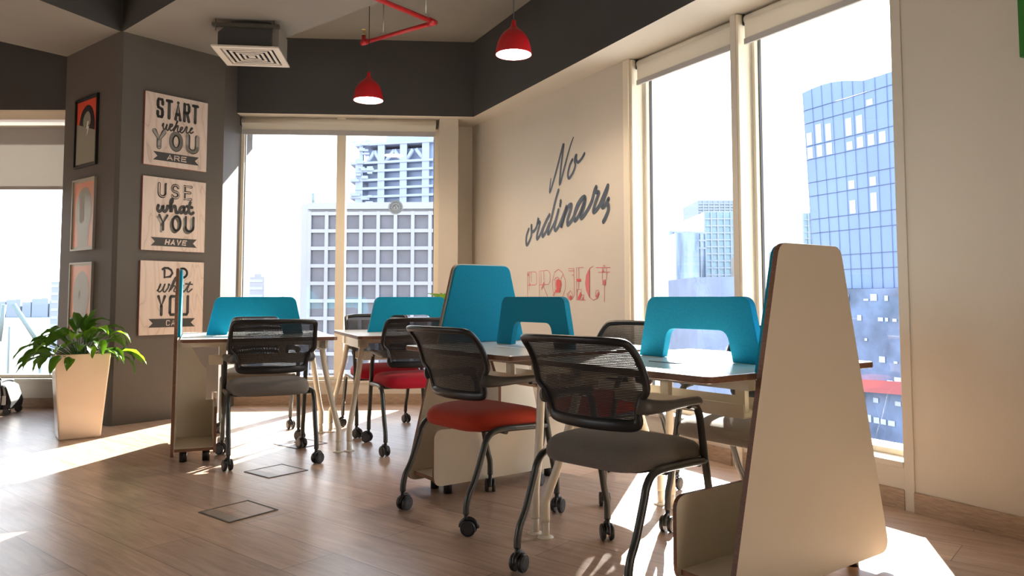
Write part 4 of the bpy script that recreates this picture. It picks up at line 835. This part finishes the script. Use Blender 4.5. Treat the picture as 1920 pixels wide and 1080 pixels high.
# cranes and building site below the left window
def crane(label, px, Y, py0, py1, px2, py2):
    t = thing('crane', label, 'crane', (X(px,Y), Y, GZ)); mb = MB(); mb.tube([(0,0,0),(0,0,Zt(py0,Y)-GZ)], .6, 4); mb.build('mast', 'crane', t)
    mb = MB(); mb.tube([(X(px2,Y)-X(px,Y),0,Zt(py2,Y)-GZ),(0,0,Zt(py0,Y)-GZ+2)], .9, 4); mb.build('boom', 'crane', t)
    mb = MB(); mb.box(-2,-2,0,2,2,4); mb.build('cab', 'site', t); return t
crane('crane with a long boom raised up to the left, seen through the left window', 82, 260, 660, 0, 28, 571)
crane('thin crane at the left edge of the photo', 3, 260, 650, 0, 10, 571)
mb = MB(); mb.cyl((X(22,300),300,GZ),(X(22,300),300,Zt(612,300)),.5,6); tag(mb.build('light_mast', 'crane'), 'thin lamp mast standing by the water in the left window', 'mast')
mb = MB(); mb.prism([(-230,150),(-60,150),(-60,250),(-260,250)], GZ, GZ+.4); tag(mb.build('building_site', 'site'), 'orange brown construction ground below the left window', 'ground', kind='stuff')
for i, (px, py, w, lb) in enumerate(((8, 690, 12, 'orange roofed shed at the left of the building site'), (45, 688, 14, 'shed in the middle of the building site below the left window'), (85, 700, 12, 'greenish shed on the building site beside the planter'))):
    Y = 175+i*12; t = thing('site_shed', lb, 'shed', (X(px,Y), Y, GZ+.4), .3*i, 'building site sheds'); mb = MB(); mb.box(-w/4,-2,0,w/4,2,3); mb.build('wall', 'stone' if i < 2 else 'crane', t); mb = MB(); mb.prism([(-w/4-.3,3),(w/4+.3,3),(0,4.6)], -2.3, 2.3, fn=lambda x, y, h: (x, h, y)); mb.build('roof', 'podred' if i == 0 else 'site', t)
# towers through window 3
def tower(label, pts, z1, m, lean=None, top=None, ribs=None, cap=None):
    c = Vector((sum(p[0] for p in pts)/len(pts), sum(p[1] for p in pts)/len(pts)))
    t = thing('glass_tower', label, 'building', (c.x, c.y, GZ)); prismb('wall', [(p[0]-c.x, p[1]-c.y) for p in pts], 0, z1-GZ, m, t, lean)
    if ribs:
        mb = MB(); a, b = Vector(pts[0])-c, Vector(pts[1])-c; d = (b-a)
        for i in range(ribs[0]+1): q = a+d*(i/ribs[0]); mb.box(q.x-.15, q.y-.5, 0, q.x+.15, q.y, z1-GZ)
        for j in range(ribs[1]): z = (z1-GZ)*(1-j*ribs[2]); mb.add([(a.x,a.y-.4,z-.25),(b.x,b.y-.4,z-.25),(b.x,b.y-.4,z+.15),(a.x,a.y-.4,z+.15)], [(0,1,2,3)])
        mb.build('facade_grid', 'hazebox', t)
    return t
Y = 170
tower('shimmering narrow glass tower in the window beside the lettering', [(X(1256,Y),Y),(X(1332,Y),Y+4),(X(1332,Y),Y+25),(X(1256,Y),Y+25)], Zt(434,Y), 'gl3', ribs=(7,3,.03))
tower('slightly darker shimmering slab in front of the taller teal tower', [(X(1268,150),150),(X(1312,150),150),(X(1312,150),160),(X(1268,150),160)], Zt(437,150), 'gl3')
Y = 200
tower('tall pale teal glass tower with stepped top in the window beside the lettering', [(X(1322,Y),Y),(X(1396,Y),Y),(X(1396,Y),Y+25),(X(1322,Y),Y+25)], Zt(397,Y), 'gl2', ribs=(6,18,.028))
Y = 232
tower('pale crown block rising behind the tall teal tower', [(X(1310,Y),Y),(X(1400,Y),Y),(X(1400,Y),Y+20),(X(1310,Y),Y+20)], Zt(376,Y), 'hazebox', ribs=(9,5,.012))
Y = 110
tower('grey roof block low in the window beside the lettering', [(X(1306,Y),Y),(X(1420,Y),Y-6),(X(1420,Y),Y+20),(X(1306,Y),Y+20)], Zt(520,Y), 'roofgrey')
Y = 260
tower('slim teal tower left of the big blue glass tower', [(X(1508,Y),Y),(X(1535,Y),Y),(X(1535,Y),Y+20),(X(1508,Y),Y+20)], Zt(400,Y), 'gl2', ribs=(3,10,.03))
Y = 150
t = tower('pale stone block with an arched window beside the near end panel', [(X(1425,Y),Y),(X(1470,Y),Y-3),(X(1470,Y),Y+20),(X(1425,Y),Y+20)], Zt(474,Y), 'stone', ribs=(5,4,.05))
# big blue curtain-wall tower
p1 = Vector((X(1527,80), 80)); p2 = Vector((X(1664,71.7), 71.7)); dd = (p2-p1)/(p2-p1).length; L = 11.5; p3 = p1+dd*L
lean = -.052; zb = Zt(541, 76); nb = Vector((-dd.y, dd.x)); 
t = thing('glass_tower', 'big leaning blue curtain wall tower filling the window nearest the camera', 'building', (p1.x, p1.y, GZ))
def FP(s_, z, h=0): 
    z_ = z-zb; q = p1+dd*(s_+(lean*z_*(1-min(1, s_/L))))-nb*h; return (q.x-p1.x, q.y-p1.y, z-GZ)
def top(s_): k_ = min(1, s_/7.2); return Zt(166, 80)+.5*sin(pi*k_)-.75*k_
mb = MB(); N = 24; fr_ = [s_*L/N for s_ in range(N+1)]
o = 0
for s_ in fr_: mb.v += [FP(s_, zb), FP(s_, top(s_)), FP(s_, zb, -14), FP(s_, top(s_), -14)]
for i in range(N):
    a = i*4; mb.face((a, a+4, a+5, a+1)); mb.face((a+1, a+5, a+7, a+3)); mb.face((a+2, a+3, a+7, a+6))
mb.face((0,1,3,2)); mb.face((N*4,N*4+2,N*4+3,N*4+1)); fixn(mb.build('curtain_wall', 'gl1', t))
mb = MB(); cwid = 1.22; ns = int(L/cwid)
def bar(s0, z0, s1, z1, w=.022):
    a, b = Vector(FP(s0, z0, .06)), Vector(FP(s1, z1, .06)); mb.tube([a, b], w, 4, 0)
for i in range(ns+1): bar(i*cwid, zb, i*cwid, top(i*cwid))
z = zb+1.9; k = 0; zr = []
while z < Zt(170, 80)-1.1:
    bar(0, z, L, z, .03); zr.append(z); z += (1.45, 2.45)[k % 2]; k += 1
mb.build('mullion', 'mull', t)
random.seed(21); nbq = 0
for (i, k_, f) in [(0,10,.9),(1,10,1),(2,10,.8),(0,9,.8),(1,9,.9),(2,9,.9),(4,10,.5),(0,6,1),(1,6,1),(2,6,1),(4,6,.7),(5,6,.9),(6,6,.9),(7,6,.9),(0,7,.6),(1,7,.9),(2,7,.8),(4,7,.8),(5,7,.8),(6,8,.5),(4,4,.7),(6,4,.7),(6,3,.8),(4,3,.6)]:
    if k_+1 >= len(zr): continue
    s0 = i*cwid+.2; s1 = s0+.7; za, zb_ = zr[k_]+.1, zr[k_]+.1+(zr[k_+1]-zr[k_]-.25)*f
    mb = MB(); mb.add([FP(s0,za,.03),FP(s1,za,.03),FP(s1,zb_,.03),FP(s0,zb_,.03)], [(0,1,2,3)]); mb.build('window_blind', 'blindw', t)
# podium under it
t = thing('podium_building', 'dark glazed podium with pale signs and a red awning under the big blue tower', 'building', (p1.x, p1.y, GZ))
mb = MB(); q = [p1-dd*1.0-nb*.6, p3+dd*6-nb*.6, p3+dd*6+nb*14, p1-dd*1.0+nb*14]; mb.prism([(v.x-p1.x, v.y-p1.y) for v in q], 0, zb-GZ-.03); mb.build('wall', 'podium', t)
mb = MB(); random.seed(9)
for i in range(16):
    for j in range(9):
        if random.random() < .38:
            s0 = i*.8-.4; z0 = zb-1.2-j*1.9; s1 = s0+random.uniform(.3,.75); z1 = z0+random.uniform(.15,.7)
            pts = [Vector((dd.x*s_-(-nb.x)*-.68, dd.y*s_-(-nb.y)*-.68)) for s_ in (s0, s1)]
            mb.add([(pts[0].x,pts[0].y,z0-GZ),(pts[1].x,pts[1].y,z0-GZ),(pts[1].x,pts[1].y,z1-GZ),(pts[0].x,pts[0].y,z1-GZ)], [(0,1,2,3)])
mb.build('pale_pane', 'hazepane', t)  # pale rectangles scattered at random over the podium front
mb = MB()
a_, b_ = p1-dd*.5-nb*.65, p3+dd*5-nb*.65; za = Zt(712, 76)
for (u, h0, h1, out) in ((0,0,0,0),): mb.add([(a_.x-p1.x,a_.y-p1.y,za-GZ),(b_.x-p1.x,b_.y-p1.y,za-GZ+.9),(b_.x-p1.x-nb.x*1.2,b_.y-p1.y-nb.y*1.2,za-GZ-.2),(a_.x-p1.x-nb.x*1.2,a_.y-p1.y-nb.y*1.2,za-GZ-1.0)], [(0,1,2,3)])
mb.build('awning', 'podred', t)
